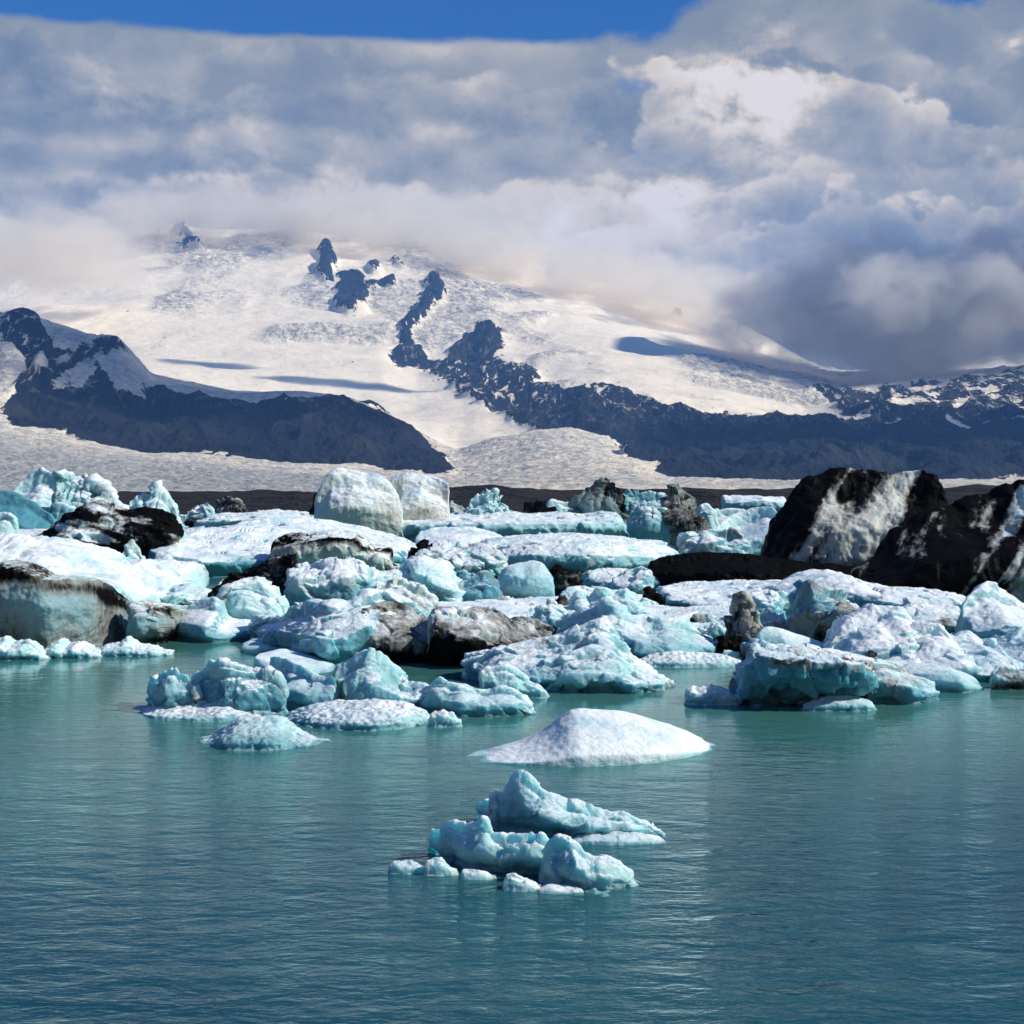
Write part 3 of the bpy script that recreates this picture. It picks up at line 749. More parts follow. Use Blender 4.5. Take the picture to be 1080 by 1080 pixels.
# cluster at the left of the open water
build('iceberg', 'pale turquoise cone shaped ice mound nearest in the left cluster', 'iceberg', [
    C_([(205, 781), (222, 776), (240, 764), (252, 757), (262, 758), (273, 755), (284, 756), (293, 753), (302, 760), (312, 769), (330, 779), (350, 786)],
       [(205, 784), (250, 792), (290, 792), (350, 788)], face=.35, dep=3.0, kind='spongy', rough=.8, crust=.1, deep=.25, res=1.3)])
build('iceberg', 'small spiky blue ice stump at the left end of the left cluster', 'iceberg', [
    C_([(158, 722), (163, 716), (172, 710), (184, 704), (190, 710), (198, 712), (203, 722), (210, 738)], [(158, 742), (168, 752), (210, 754)], kind='fin', face=.3, crust=.4, deep=.4, rough=.7)])
g3 = build('iceberg', 'rounded blue white berg with a spongy white skirt, second from left in the cluster', 'iceberg', [
    C_([(200, 738), (202, 718), (210, 706), (218, 699), (227, 697), (240, 702), (263, 705), (280, 710), (291, 714), (298, 728), (304, 742)], [(200, 752), (240, 757), (304, 755)], face=.3, kind='melt', rough=.6, crust=.4, deep=.45, res=1.3, grain=.6)])
build('ice_foot', 'spongy grey white skirt of ice', None, [C_([(138, 750), (160, 746), (176, 744), (205, 742), (225, 740), (245, 738), (262, 744), (290, 750), (300, 754)], [(138, 752), (180, 760), (245, 762), (300, 758)], face=.3, dep=4, kind='spongy', rough=.9, crust=.4, deep=.2, sc=1.0)], parent=g3)
g4 = build('iceberg', 'arched turquoise berg with a small round hole through it', 'iceberg', [
    C_([(283, 702), (284, 696), (292, 692), (302, 695), (320, 702), (332, 710), (344, 714), (352, 712), (357, 722)], [(283, 712), (296, 736), (306, 748), (330, 752), (357, 754)], face=.45, kind='melt', rough=.45, crust=.35, deep=.5, res=1.3, dep=3.2),
    ])
build('rounded_back', None, None, [
    C_([(350, 716), (356, 704), (368, 699), (378, 692), (384, 687), (392, 690), (404, 693), (409, 700), (418, 710), (430, 719), (445, 723), (455, 730)], [(353, 752), (400, 754), (455, 754)], face=.35, kind='melt', rough=.5, crust=.42, deep=.4, res=1.3, grain=.6, dep=3.6)], parent=g4)
def pierce(o, pxx, pyy, rx, rz, yw):
    import bmesh
    k = D_of(yw) / F
    bm = bmesh.new(); bmesh.ops.create_icosphere(bm, subdivisions=3, radius=1.0)
    me = bpy.data.meshes.new('hole'); bm.to_mesh(me); bm.free()
    c = bpy.data.objects.new('hole', me); SC.collection.objects.link(c)
    c.location = ((pxx - 540) * k * 1.03, D_of(yw) + 1.5, H + (YH - pyy) * k * 1.03); c.scale = (rx * k, 9.0, rz * k)
    md = o.modifiers.new('b', 'BOOLEAN'); md.operation = 'DIFFERENCE'; md.object = c; md.solver = 'EXACT'; md.use_self = True
    bpy.context.view_layer.update()
    new = bpy.data.meshes.new_from_object(o.evaluated_get(bpy.context.evaluated_depsgraph_get()), preserve_all_data_layers=True, depsgraph=bpy.context.evaluated_depsgraph_get())
    print('pierced', len(o.data.vertices), len(new.vertices))
    if len(new.vertices) > 0.7 * len(o.data.vertices):
        o.modifiers.clear(); o.data = new
    else: o.modifiers.clear()
    bpy.data.objects.remove(c)
pierce(g4.children[0], 363, 728, 5.5, 12, 754)
build('ice_foot', 'low spongy white shelf of ice', None, [C_([(297, 757), (310, 750), (330, 744), (345, 742), (370, 740), (400, 739), (430, 742), (450, 752), (459, 760)], [(297, 762), (330, 768), (400, 772), (440, 769), (459, 763)], face=.25, dep=4.2, kind='spongy', rough=.9, crust=.4, deep=.2, sc=1.1)], parent=g4)
g6 = build('iceberg', 'knobbly blue berg with a thin raised spike, right end of the left cluster', 'iceberg', [
    C_([(432, 746), (433, 738), (440, 731), (450, 728), (457, 724), (460, 712), (465, 713), (472, 718), (488, 722), (500, 728), (512, 730), (528, 724), (540, 726), (549, 734), (560, 748), (567, 753)], [(432, 752), (487, 758), (567, 756)], face=.35, kind='melt', rough=.7, crust=.35, deep=.45, res=1.3)])
build('ice_foot', None, None, [C_([(450, 760), (456, 752), (466, 748), (478, 751), (488, 760)], 767, kind='spongy', crust=.6, deep=.1)], parent=g6)
build('ice_floe', 'thin flat pale teal slab lying behind the arched berg', 'ice floe', [
    C_([(270, 690), (290, 686), (310, 690), (330, 694), (345, 700), (353, 708)], 713, rim=[(270, 692), (353, 710)], face=.08, kind='slab', rough=.4, crust=.2, deep=.1, dep=8)])
# ------------------------------------------------------------------ middle distance, in front
build('iceberg', 'large blue white iceberg with dirt streaked right flank, left of centre behind the arched berg', 'iceberg', [
    C_([(264, 670), (269, 655), (276, 651), (290, 653), (300, 647), (312, 642), (326, 637), (340, 634), (352, 635), (366, 637), (380, 629), (392, 622), (408, 624), (420, 628), (432, 631), (446, 644), (458, 658), (463, 674)],
       [(264, 678), (300, 690), (322, 698), (350, 706), (380, 704), (410, 700), (463, 698)], face=.4, dep=9, kind='melt', rough=.8, crust=.5, deep=.55, dirt=.05, res=1.3, grain=.4, sc=.8),
    C_([(378, 650), (392, 636), (408, 634), (430, 640), (448, 652), (464, 676)], 703, face=.45, dep=8, kind='melt', rough=.8, crust=.45, dirt=.50, lowdirt=.3, warm=.5, res=1.2, sc=.7)])
build('iceberg', 'black undercut berg with grey white knobs on top, centre behind the knobbly blue berg', 'iceberg', [
    C_([(452, 650), (460, 641), (478, 640), (492, 643), (503, 640), (515, 645), (528, 650), (537, 657), (545, 655), (556, 661), (570, 667), (592, 676)],
       [(452, 706), (500, 706), (540, 700), (592, 694)], rim=[(452, 660), (480, 672), (520, 678), (592, 686)], face=-.02, dep=9, kind='melt', rough=1.0, crust=.75, deep=.3, dirt=.50, lowdirt=1.1, res=1.2, sc=.7)])
h3 = build('iceberg', 'crumbly turquoise berg with a blunt pinnacle, centre of the picture', 'iceberg', [
    C_([(486, 706), (488, 696), (500, 690), (515, 686), (535, 683), (556, 680), (575, 676), (590, 671), (600, 666), (606, 660), (614, 657), (620, 662), (625, 650), (631, 648), (640, 652), (646, 660), (646, 676), (660, 692), (672, 698), (690, 708), (713, 722)],
       [(486, 720), (530, 730), (600, 732), (660, 730), (713, 727)], face=.4, dep=8, kind='melt', rough=.95, crust=.35, deep=.4, res=1.4, sc=.7, dirt=.08)])
build('ice_foot', None, None, [C_([(505, 712), (514, 704), (530, 702), (545, 706), (556, 716), (570, 724), (580, 732)], 736, kind='melt', rough=.6, crust=.3, deep=.2, face=.4)], parent=h3)
build('pinnacle', None, None, [C_([(575, 716), (600, 690), (625, 680), (645, 684), (665, 704), (700, 716)], 733, kind='melt', rough=.8, crust=.35, deep=.3, face=.3, dep=5)], parent=h3)
h4 = build('iceberg', 'bright turquoise berg with a sharp green peak, right behind the crumbly centre berg', 'iceberg', [
    C_([(585, 664), (594, 655), (604, 648), (618, 643), (632, 640), (637, 632), (642, 629), (649, 634), (654, 642), (668, 650), (678, 655), (690, 654), (704, 652), (716, 653), (724, 658), (735, 664), (748, 673), (758, 684)],
       [(585, 690), (640, 700), (700, 703), (758, 694)], face=.4, dep=9, kind='melt', rough=.75, crust=.22, deep=.35, res=1.2, sc=.8)])
build('ice_foot', 'spongy shelf at the waterline', None, [C_([(668, 698), (690, 689), (710, 686), (740, 688), (765, 690), (786, 698)], 704, face=.3, kind='spongy', rough=.5, crust=.45, deep=.1)], parent=h4)
build('iceberg', 'grey brown twisted ice spike standing in the channel, right of centre', 'iceberg', [
    C_([(768, 676), (768, 662), (773, 648), (779, 638), (784, 631), (788, 636), (793, 645), (799, 656), (806, 672), (812, 684)], 692, face=.3, kind='fin', rough=.9, crust=.2, dirt=.72, warm=.7, res=1.4, dep=3)])
build('ice_chunk', 'pile of black gritty ice rubble at the foot of the grey brown spike', 'ice chunk', [
    C_([(756, 686), (760, 674), (768, 678), (774, 676), (782, 682), (790, 680), (794, 690)], 696, kind='block', rough=1.2, dirt=.75, crust=.5)])
build('ice_chunk', 'dirty tan ice lump just right of the grey brown spike', 'ice chunk', [
    C_([(796, 664), (802, 650), (810, 646), (818, 652), (826, 664)], 682, kind='melt', crust=.6, dirt=.35)])
i1 = build('iceberg', 'large dark footed blue berg with an overhanging white top, right foreground', 'iceberg', [
    C_([(773, 744), (778, 724), (786, 700), (789, 682), (797, 679), (806, 684), (816, 684), (830, 681), (850, 682), (868, 684), (886, 688), (900, 692), (912, 698), (920, 710), (925, 726), (928, 738)],
       [(773, 750), (820, 752), (880, 751), (928, 746)], rim=[(773, 746), (786, 704), (800, 694), (840, 694), (880, 702), (905, 708), (928, 728)], face=.02, under=1.2, dep=7, kind='melt', rough=1.1, crust=.45, deep=.9, dirt=.20, rimdirt=.40, lowdirt=.25, res=1.3, sc=.8)])  # deep tint paints the shaded front; dirt marks lie over it
build('ice_lobe', 'green white lobe with two dirt smears', None, [
    C_([(912, 716), (916, 698), (926, 696), (938, 696), (948, 700), (958, 706), (966, 714), (974, 716), (984, 722), (987, 732)], [(912, 746), (950, 745), (987, 741)], face=.25, dep=4.5, kind='melt', rough=.7, crust=.45, deep=.5, dirt=.2, rimdirt=.2, res=1.3)], parent=i1)
build('ice_foot', None, None, [C_([(845, 744), (870, 734), (895, 732), (915, 738), (925, 745)], 751, face=.3, kind='melt', rough=.5, crust=.3, deep=.3, dep=2.0)], parent=i1)
build('ice_floe', 'smooth turquoise tongue of ice jutting right beside the dark footed berg', 'ice floe', [
    C_([(948, 704), (958, 700), (985, 700), (1000, 704), (1014, 708), (1028, 714), (1035, 724)], [(948, 728), (1000, 732), (1035, 729)], rim=[(948, 708), (1000, 712), (1035, 726)], face=.15, dep=5, kind='slab', rough=.4, crust=.0, deep=.15, res=1.2)])
build('iceberg', 'pale turquoise wedge slab with a drawn out flat end, behind the dark footed berg', 'iceberg', [
    C_([(796, 676), (800, 666), (808, 660), (822, 662), (836, 667), (850, 671), (866, 677), (884, 686), (890, 694)], 706, rim=[(796, 680), (820, 672), (860, 684), (890, 696)], face=.2, dep=7, kind='slab', rough=.4, crust=.1, deep=.25)])
build('ice_chunk', 'brown grey dirty ice lump in the water at the right edge', 'ice chunk', [
    C_([(1045, 722), (1047, 712), (1054, 705), (1070, 704), (1090, 706), (1104, 716)], 728, kind='melt', rough=.7, crust=.4, dirt=.36, lowdirt=.2, face=.3)])
# white mounds at the right
build('iceberg', 'white snow mound with a blue hollow, first right of the crown shaped berg', 'iceberg', [
    C_([(872, 690), (878, 674), (888, 658), (905, 646), (922, 640), (938, 639), (950, 642), (956, 654), (968, 668), (984, 684)], 716, face=.4, dep=10, kind='melt', rough=.9, crust=.8, deep=.3, sc=.8)])
build('iceberg', 'broad smooth white snow mound, lowest and nearest of the right hand mounds', 'iceberg', [
    C_([(880, 698), (900, 684), (925, 676), (946, 667), (964, 658), (982, 656), (996, 664), (1004, 676), (1018, 694), (1026, 708)], 722, face=.45, dep=9, kind='melt', rough=.8, crust=1.0, deep=.1)])
build('iceberg', 'white ridge with a blue shaded left slope, between the broad mound and the right edge', 'iceberg', [
    C_([(972, 704), (984, 690), (998, 676), (1010, 667), (1020, 665), (1034, 672), (1046, 674), (1056, 684), (1064, 704)], 722, face=.5, dep=9, kind='fin', rough=.6, crust=.9, deep=.3)])
build('iceberg', 'wrinkled white slope of snow and ice running off the right edge', 'iceberg', [
    C_([(1018, 712), (1036, 694), (1052, 680), (1064, 670), (1078, 664), (1096, 660), (1120, 664), (1140, 690)], 722, face=.5, dep=10, kind='fin', rough=.7, crust=.9, deep=.3)])
build('iceberg', 'smooth pale blue pyramid shaped berg at the right edge', 'iceberg', [
    C_([(1010, 658), (1013, 640), (1020, 628), (1031, 618), (1042, 611), (1052, 617), (1066, 627), (1084, 637), (1100, 646), (1112, 668)], 700, face=.45, dep=10, kind='slab', rough=1.0, crust=.5, deep=.35)])
build('iceberg', 'crown shaped berg with tan white fringe over a dark blue front', 'iceberg', [
    C_([(834, 672), (842, 656), (850, 634), (851, 610), (858, 614), (868, 619), (880, 624), (890, 632), (902, 642), (910, 662)], 690, face=.1, dep=7, kind='fin', rough=.9, crust=.15, deep=1.2, dirt=.34, lowdirt=.25, res=1.2)])
build('ice_chunk', 'white square ice block left of the crown shaped berg', 'ice chunk', [
    C_([(820, 640), (821, 626), (830, 624), (841, 624), (845, 642)], 660, face=.1, kind='block', rough=.5, crust=.6, deep=.3)])
build('ice_floe', 'dirty greenish slab end between the snow mound and the blue pyramid', 'ice floe', [
    C_([(948, 650), (956, 640), (970, 636), (990, 638), (1010, 640), (1020, 652)], 672, rim=[(948, 656), (985, 652), (1020, 660)], face=.1, kind='block', rough=.5, crust=.6, deep=.1, dirt=.22, dep=9)])
# long slabs at the right
build('ice_floe', 'long white slab with a turquoise front edge under the big black berg', 'ice floe', [
    C_([(808, 626), (826, 615), (846, 606), (868, 601), (885, 605), (905, 613), (930, 620), (958, 620), (990, 624), (1018, 632), (1030, 640)], [(808, 650), (900, 652), (1030, 652)], rim=[(808, 632), (860, 622), (900, 628), (940, 632), (1030, 640)], face=.05, dep=26, crest=.6, kind='melt', rough=.7, crust=.75, deep=.45, res=1.1)])
build('ice_floe', 'white snow topped slab with a blue shaded front, right of the small black knob', 'ice floe', [
    C_([(694, 628), (698, 620), (720, 617), (745, 616), (770, 615), (800, 614), (834, 613), (842, 624)], [(694, 646), (842, 648)], rim=[(694, 632), (745, 637), (800, 634), (842, 632)], face=.05, dep=24, crest=.6, kind='melt', rough=.7, crust=.75, deep=.6, res=1.1)])
build('ice_floe', 'low rippled white and turquoise ledge in front of the snow topped slab', 'ice floe', [
    C_([(696, 650), (704, 645), (740, 641), (775, 641), (810, 644), (832, 650)], 662, rim=[(696, 654), (760, 651), (832, 655)], face=.1, dep=12, kind='spongy', rough=.4, crust=.7, deep=.2)])
# black bergs
build('iceberg', 'huge black and white streaked iceberg leaning left, tallest on the right', 'iceberg', [
    C_([(798, 600), (803, 584), (810, 564), (820, 543), (831, 522), (842, 503), (856, 499), (872, 497), (885, 491), (897, 488), (908, 493), (922, 497), (940, 497), (955, 495), (972, 492), (981, 499), (992, 505), (997, 520), (1003, 534), (1006, 560), (1010, 590)], 617, face=.35, crest=.6, dep=17, kind='slab', rough=.9,
       dirtx=[(780, 1.3), (888, 1.1), (902, .38), (915, .60), (930, .78), (948, .40), (970, .42), (982, .6), (1000, 1.2)], stripe=(60, 2.4, 1.3), warm=1.0, crust=-.3, deep=.0, res=1.3, sc=.8)])
build('iceberg', 'jagged black iceberg with thin grey streaks running off the right edge', 'iceberg', [
    C_([(895, 610), (925, 585), (945, 560), (966, 542), (985, 534), (1003, 531), (1022, 521), (1042, 517), (1054, 510), (1060, 506), (1066, 512), (1072, 504), (1084, 505), (1100, 500), (1130, 512), (1180, 540), (1230, 590)], 636, face=.45, crest=.7, dep=20, kind='fin', rough=.38,
       dirtx=[(880, 1.2), (1088, 1.1), (1104, .45), (1120, 1.0), (1145, .35), (1180, .35)], stripe=(55, 1.6, 1.3), warm=.7, crust=.35, deep=.0, res=1.2, sc=.7)])
build('iceberg', 'low black ice ridge running left from the big black berg', 'iceberg', [
    C_([(676, 612), (682, 594), (688, 589), (708, 585), (735, 582), (765, 582), (795, 584), (830, 590), (860, 594), (890, 596), (930, 604), (950, 612)], 622, face=.3, dep=12, kind='slab', rough=1.2, dirt=1.2, crust=.3, res=1.1)])
build('ice_chunk', 'small black knob with a white foot at the left tip of the low black ridge', 'ice chunk', [
    C_([(672, 638), (678, 628), (682, 618), (692, 622), (700, 632), (703, 640)], 643, face=.2, kind='block', rough=.9, dirt=.9, crust=.5)])
# ------------------------------------------------------------------ left side
m1 = build('iceberg', 'long greenish ice wall with a black dirty rim at the left edge', 'iceberg', [
    C_([(-60, 596), (-30, 590), (0, 592), (25, 591), (47, 595), (58, 606), (80, 608), (107, 610), (118, 617), (127, 624), (140, 636), (152, 650)], [(-60, 690), (60, 690), (110, 684), (152, 672)], rim=[(-60, 597), (0, 594), (40, 597), (58, 609), (107, 613), (127, 628), (152, 656)], face=.06, dep=5, kind='slab', rough=.7, crust=-.1, deep=.95, warm=.35, dirt=.30, rimdirt=.45, lowdirt=.10, under=.8, res=1.3, sc=.7)])
build('wall_end', 'greenish end piece of the wall with a black hollow', None, [
    C_([(136, 650), (142, 636), (160, 636), (176, 637), (192, 642), (207, 646), (212, 656)], [(136, 682), (180, 680), (212, 668)], face=.0, dep=5, kind='melt', rough=.8, crust=.1, deep=.7, warm=.3, dirt=.26, rimdirt=.35, lowdirt=.25, res=1.2)], parent=m1)
for t, y in (([(-40, 690), (-10, 676), (6, 672), (14, 678), (30, 675), (40, 684), (53, 694)], 697), ([(44, 690), (54, 680), (64, 673), (70, 680), (84, 676), (98, 684), (108, 691)], 695),
             ([(100, 688), (112, 680), (126, 678), (134, 672), (146, 680), (164, 682), (182, 689)], 693)):
    build('ice_foot', None, None, [C_(t, y, face=.3, kind='fin', rough=1.0, crust=.4, deep=.1, dep=3.0, res=1.2)], parent=m1)
build('ice_floe', 'white snow field slab at the left edge behind the ice wall', 'ice floe', [
    C_([(-60, 575), (-20, 566), (10, 567), (32, 567), (55, 573), (80, 577), (88, 588), (108, 596), (124, 606), (150, 626), (162, 640)], 672, rim=[(-60, 600), (60, 604), (100, 612), (150, 634), (162, 645)], face=.1, dep=30, kind='melt', rough=.8, crust=.7, deep=.3, dirt=.1)])
build('ice_floe', 'white slab with grey smudges, behind the right end of the ice wall', 'ice floe', [
    C_([(98, 604), (110, 594), (130, 590), (158, 590), (180, 592), (206, 594), (210, 605), (214, 616)], [(98, 634), (150, 640), (214, 634)], rim=[(98, 606), (150, 608), (214, 617)], face=.1, dep=22, kind='block', rough=.4, crust=.75, deep=.2, dirt=.06, rimdirt=.1)])
build('ice_chunk', 'greenish undercut ice shelf below the grey smudged white slab', 'ice chunk', [
    C_([(142, 632), (152, 616), (166, 614), (182, 620), (200, 616), (218, 622), (226, 634)], 652, face=.0, dep=8, kind='block', rough=.8, crust=.5, deep=.3, dirt=.2)])
build('iceberg', 'black berg with swooping white folds on its top, left behind the white snow field', 'iceberg', [
    C_([(40, 575), (58, 560), (75, 546), (86, 537), (96, 532), (118, 532), (140, 535), (160, 538), (182, 541), (205, 547), (222, 553), (214, 560), (190, 575), (186, 590)], 606, rim=[(40, 590), (70, 566), (100, 560), (150, 556), (220, 558)], face=.12, dep=14, kind='fin', rough=1.0, crust=.75, deep=.2, dirt=.62, lowdirt=1.0, stripe=(-14, 1.8, 2.4), warm=.4, res=1.2, sc=.8)])
build('iceberg', 'tall pale triangular ice peak at the far left', 'iceberg', [
    C_([(8, 522), (18, 511), (30, 499), (43, 490), (50, 497), (60, 500), (64, 512), (68, 530)], 572, face=.45, dep=14, kind='slab', rough=.7, crust=.55, deep=.1, dirt=.08)])
build('iceberg', 'pale peak with a blue shadowed left face, right of the tall triangular peak', 'iceberg', [
    C_([(58, 524), (60, 505), (68, 499), (78, 501), (90, 508), (102, 514), (114, 524), (124, 533), (130, 545)], 574, face=.4, dep=14, kind='fin', rough=.8, crust=.65, deep=.5, dirt=.08)])
build('iceberg', 'dark teal smooth berg cut by the left edge', 'iceberg', [
    C_([(-50, 530), (-20, 516), (0, 517), (15, 517), (28, 524), (40, 532), (52, 542), (62, 552)], 580, face=.4, dep=12, kind='slab', rough=.5, crust=-.2, deep=1.0)])
build('ice_chunk', 'small pale blue lump at the left edge in front of the dark teal berg', 'ice chunk', [
    C_([(-14, 546), (0, 541), (8, 541), (14, 548), (17, 556)], 590, face=.3, dep=6, kind='melt', rough=.5, crust=.4, deep=.2)])
build('ice_floe', 'thin dirt striped slab under the small pale blue lump at the left edge', 'ice floe', [
    C_([(-50, 560), (0, 557), (30, 558), (50, 557), (66, 564)], 586, rim=[(-50, 566), (66, 567)], face=.1, dep=14, kind='slab', rough=.6, crust=.6, dirt=.3, rimdirt=.3)])
build('iceberg', 'bright white block on the skyline left of the dark moraine', 'iceberg', [
    C_([(134, 540), (137, 529), (144, 524), (150, 519), (158, 520), (166, 515), (173, 518), (177, 526), (183, 534), (188, 542)], 572, face=.35, dep=9, kind='block', rough=.7, crust=.75, deep=.3)])
build('ice_chunk', 'small creamy pyramid of ice in front of the black folded berg', 'ice chunk', [
    C_([(128, 586), (132, 578), (139, 569), (145, 576), (152, 590)], 612, face=.45, dep=4, kind='block', rough=.4, crust=.5, deep=0, dirt=.1)])
build('ice_chunk', 'low white rubble heap left of the small creamy pyramid', 'ice chunk', [
    C_([(98, 590), (106, 583), (120, 581), (131, 586), (136, 594)], 614, face=.3, dep=5, kind='block', rough=.9, crust=.7, dirt=.08)])
build('iceberg', 'grey green dirt clouded block under the tip of the black folded berg', 'iceberg', [
    C_([(154, 580), (158, 563), (168, 556), (184, 554), (192, 566), (196, 585)], 604, face=.1, dep=8, kind='melt', rough=.8, crust=.3, deep=.2, dirt=.40)])
build('ice_chunk', 'tiny white capped dark chunk on the waterline in front of the moraine', 'ice chunk', [
    C_([(195, 540), (199, 533), (210, 530), (219, 528), (223, 533), (226, 540)], 556, face=.2, dep=5, kind='block', rough=.8, crust=.8, dirt=.25, lowdirt=.3)])
build('ice_chunk', 'dark dirty rubble mound beside the tiny white capped chunk', 'ice chunk', [
    C_([(222, 541), (228, 530), (238, 526), (252, 527), (256, 536), (262, 543)], 555, face=.3, dep=7, kind='block', rough=1.1, crust=.4, dirt=.55)])
# ------------------------------------------------------------------ left of centre
build('ice_floe', 'big white tabular floe with a deep blue front, upper left of centre', 'ice floe', [
    C_([(180, 570), (186, 561), (200, 559), (230, 557), (262, 551), (290, 547), (320, 547), (345, 549), (372, 555), (396, 562), (418, 566), (434, 572), (443, 584), (446, 596)],
       [(180, 604), (215, 614), (260, 612), (360, 606), (446, 604)], rim=[(180, 573), (205, 580), (250, 587), (300, 586), (380, 582), (430, 584), (446, 598)], face=.04, dep=62, crest=.62, kind='melt', rough=.6, crust=.7, deep=.95, res=1.2, sc=.9, round_=.25)])
build('iceberg', 'dirty white block with a dark brown cap line standing on the big tabular floe', 'iceberg', [
    C_([(284, 578), (286, 570), (298, 564), (314, 562), (332, 562), (350, 559), (370, 560), (380, 566), (386, 574), (402, 574), (414, 578), (420, 590)], [(284, 609), (420, 609)], rim=[(284, 580), (350, 564), (375, 566), (390, 578), (420, 592)], face=.08, dep=9, kind='block', rough=.6, crust=.75, deep=.0, warm=.8, dirt=.26, rimdirt=.55, res=1.2)])
build('iceberg', 'brown and olive stained jumble in front of the deep blue floe front', 'iceberg', [
    C_([(222, 622), (234, 610), (250, 601), (268, 598), (282, 592), (296, 588), (308, 588), (318, 594), (326, 606), (320, 622), (312, 640)], 660, face=.35, dep=11, kind='block', rough=1.0, crust=.35, deep=.1, dirt=.62, warm=.8, res=1.2, sc=.8)])
build('iceberg', 'pale turquoise lump with a smooth white brow below the brown stained jumble', 'iceberg', [
    C_([(234, 640), (240, 622), (252, 612), (270, 610), (284, 618), (294, 634), (306, 652)], 672, face=.3, dep=6, kind='melt', rough=.8, crust=.45, deep=.2)])
build('iceberg', 'smooth blue white swooping berg with a hooked top, right of the ice wall', 'iceberg', [
    C_([(188, 660), (194, 642), (204, 634), (216, 630), (226, 628), (233, 634), (237, 646), (246, 652), (258, 651), (270, 653), (276, 664)], [(188, 676), (230, 680), (276, 676)], face=.4, dep=7, kind='slab', rough=.6, crust=.4, deep=.35, res=1.2)])
build('iceberg', 'white berg with scooped turquoise hollows, behind the large dirt streaked berg', 'iceberg', [
    C_([(304, 620), (310, 604), (322, 599), (336, 594), (346, 590), (360, 591), (376, 589), (384, 596), (388, 612), (384, 630)], 660, rim=[(304, 622), (325, 610), (345, 618), (366, 608), (384, 632)], face=.02, step=.2, dep=9, kind='melt', rough=1.0, crust=.6, deep=.35, dirt=.08, res=1.2)])
build('iceberg', 'cluster of angular white blocks right of the scooped turquoise hollows', 'iceberg', [
    C_([(374, 616), (382, 604), (392, 600), (408, 602), (424, 601), (436, 606), (448, 618), (458, 630)], 652, face=.15, dep=9, kind='block', rough=1.0, crust=.6, deep=.3, dirt=.05, res=1.2)])
build('iceberg', 'turquoise hollowed shell of ice between the angular white blocks and the centre', 'iceberg', [
    C_([(430, 608), (434, 594), (444, 589), (456, 590), (466, 595), (472, 608), (482, 620), (490, 632)], 650, face=.05, step=.15, dep=8, kind='melt', rough=1.0, crust=.4, deep=.2, res=1.2)])
build('ice_floe', 'low flat turquoise floe at the foot of the swooping berg', 'ice floe', [
    C_([(254, 680), (266, 674), (284, 672), (300, 674), (314, 678), (324, 686)], 690, rim=[(254, 682), (290, 680), (324, 688)], kind='melt', rough=.35, crust=.2, deep=.05, dep=5)])
# ------------------------------------------------------------------ skyline, centre
build('iceberg', 'twin white smooth icebergs joined by a dark crease, tall on the centre skyline', 'iceberg', [
    C_([(329, 548), (331, 532), (335, 516), (341, 503), (349, 495), (359, 491), (370, 493), (384, 497), (398, 499), (408, 505), (417, 517), (424, 535), (428, 548)], 570, rim=[(331, 552), (338, 534), (352, 520), (375, 514), (400, 518), (416, 532), (428, 550)], face=.22, dep=22, kind='slab', rough=.6, crust=.70, deep=.0, warm=.8, ep=.6, dirt=.14, res=1.3, sc=.8, round_=.9),
    C_([(398, 530), (408, 510), (418, 499), (430, 496), (442, 498), (456, 501), (468, 506), (477, 513), (483, 524), (482, 534), (476, 545)], 568, rim=[(412, 550), (425, 522), (445, 516), (465, 524), (478, 538)], face=.22, dep=20, kind='slab', rough=.6, crust=.70, deep=.0, warm=.95, ep=.6, dirt=.2, res=1.3, sc=.8, round_=.9)])
build('ice_chunk', 'black foot of ice at the left base of the twin white bergs', 'ice chunk', [
    C_([(324, 544), (328, 530), (334, 524), (340, 532), (346, 546)], 562, face=.3, dep=6, kind='block', rough=.8, dirt=.9, crust=.3)])
build('ice_floe', 'long straight turquoise edged slab stretching in front of the twin white bergs', 'ice floe', [
    C_([(206, 549), (225, 542), (262, 541), (290, 538), (312, 540), (340, 544), (375, 548), (405, 545), (430, 547), (480, 542), (505, 543), (530, 540), (560, 542), (590, 540), (612, 543), (640, 539), (657, 541), (664, 546), (668, 556)],
       [(206, 566), (668, 572)], rim=[(206, 551), (300, 546), (375, 552), (480, 549), (560, 550), (640, 550), (668, 558)], face=.02, dep=95, crest=.55, kind='block', rough=.6, crust=.35, deep=.3, dirt=.04, res=1.0, sc=.6)])
build('ice_chunk', 'folded pale blue ice block on the skyline right of the twin white bergs', 'ice chunk', [
    C_([(493, 538), (496, 528), (504, 520), (512, 518), (522, 519), (530, 526), (538, 536), (546, 542)], 562, face=.3, dep=8, kind='block', rough=.9, crust=.5, deep=.3)])
build('ice_chunk', 'low grey rubble between the twin bergs and the folded blue block', 'ice chunk', [
    C_([(470, 540), (476, 530), (486, 532), (496, 536), (504, 542)], 560, face=.3, dep=7, kind='block', rough=.9, crust=.6, dirt=.3)])
build('ice_chunk', 'dark gritty ice heap in front of the brown moraine hill', 'ice chunk', [
    C_([(550, 541), (554, 531), (562, 529), (572, 532), (584, 534), (596, 541)], 556, face=.3, dep=9, kind='block', rough=1.1, crust=.2, dirt=.8)])
build('ice_floe', 'tiny flat white floe in front of the brown moraine hill', 'ice floe', [
    C_([(576, 534), (582, 528), (592, 529), (604, 531), (608, 536)], 554, face=.3, dep=6, kind='melt', rough=.6, crust=.6, deep=.1)])
build('iceberg', 'dark grey blocky berg with a flat top on the skyline', 'iceberg', [
    C_([(598, 540), (606, 530), (613, 522), (620, 511), (632, 509), (641, 507), (650, 510), (655, 518), (658, 530), (664, 541)], 562, face=.35, dep=12, kind='block', rough=1.0, crust=-.2, deep=1.0, dirt=.52, res=1.2)])
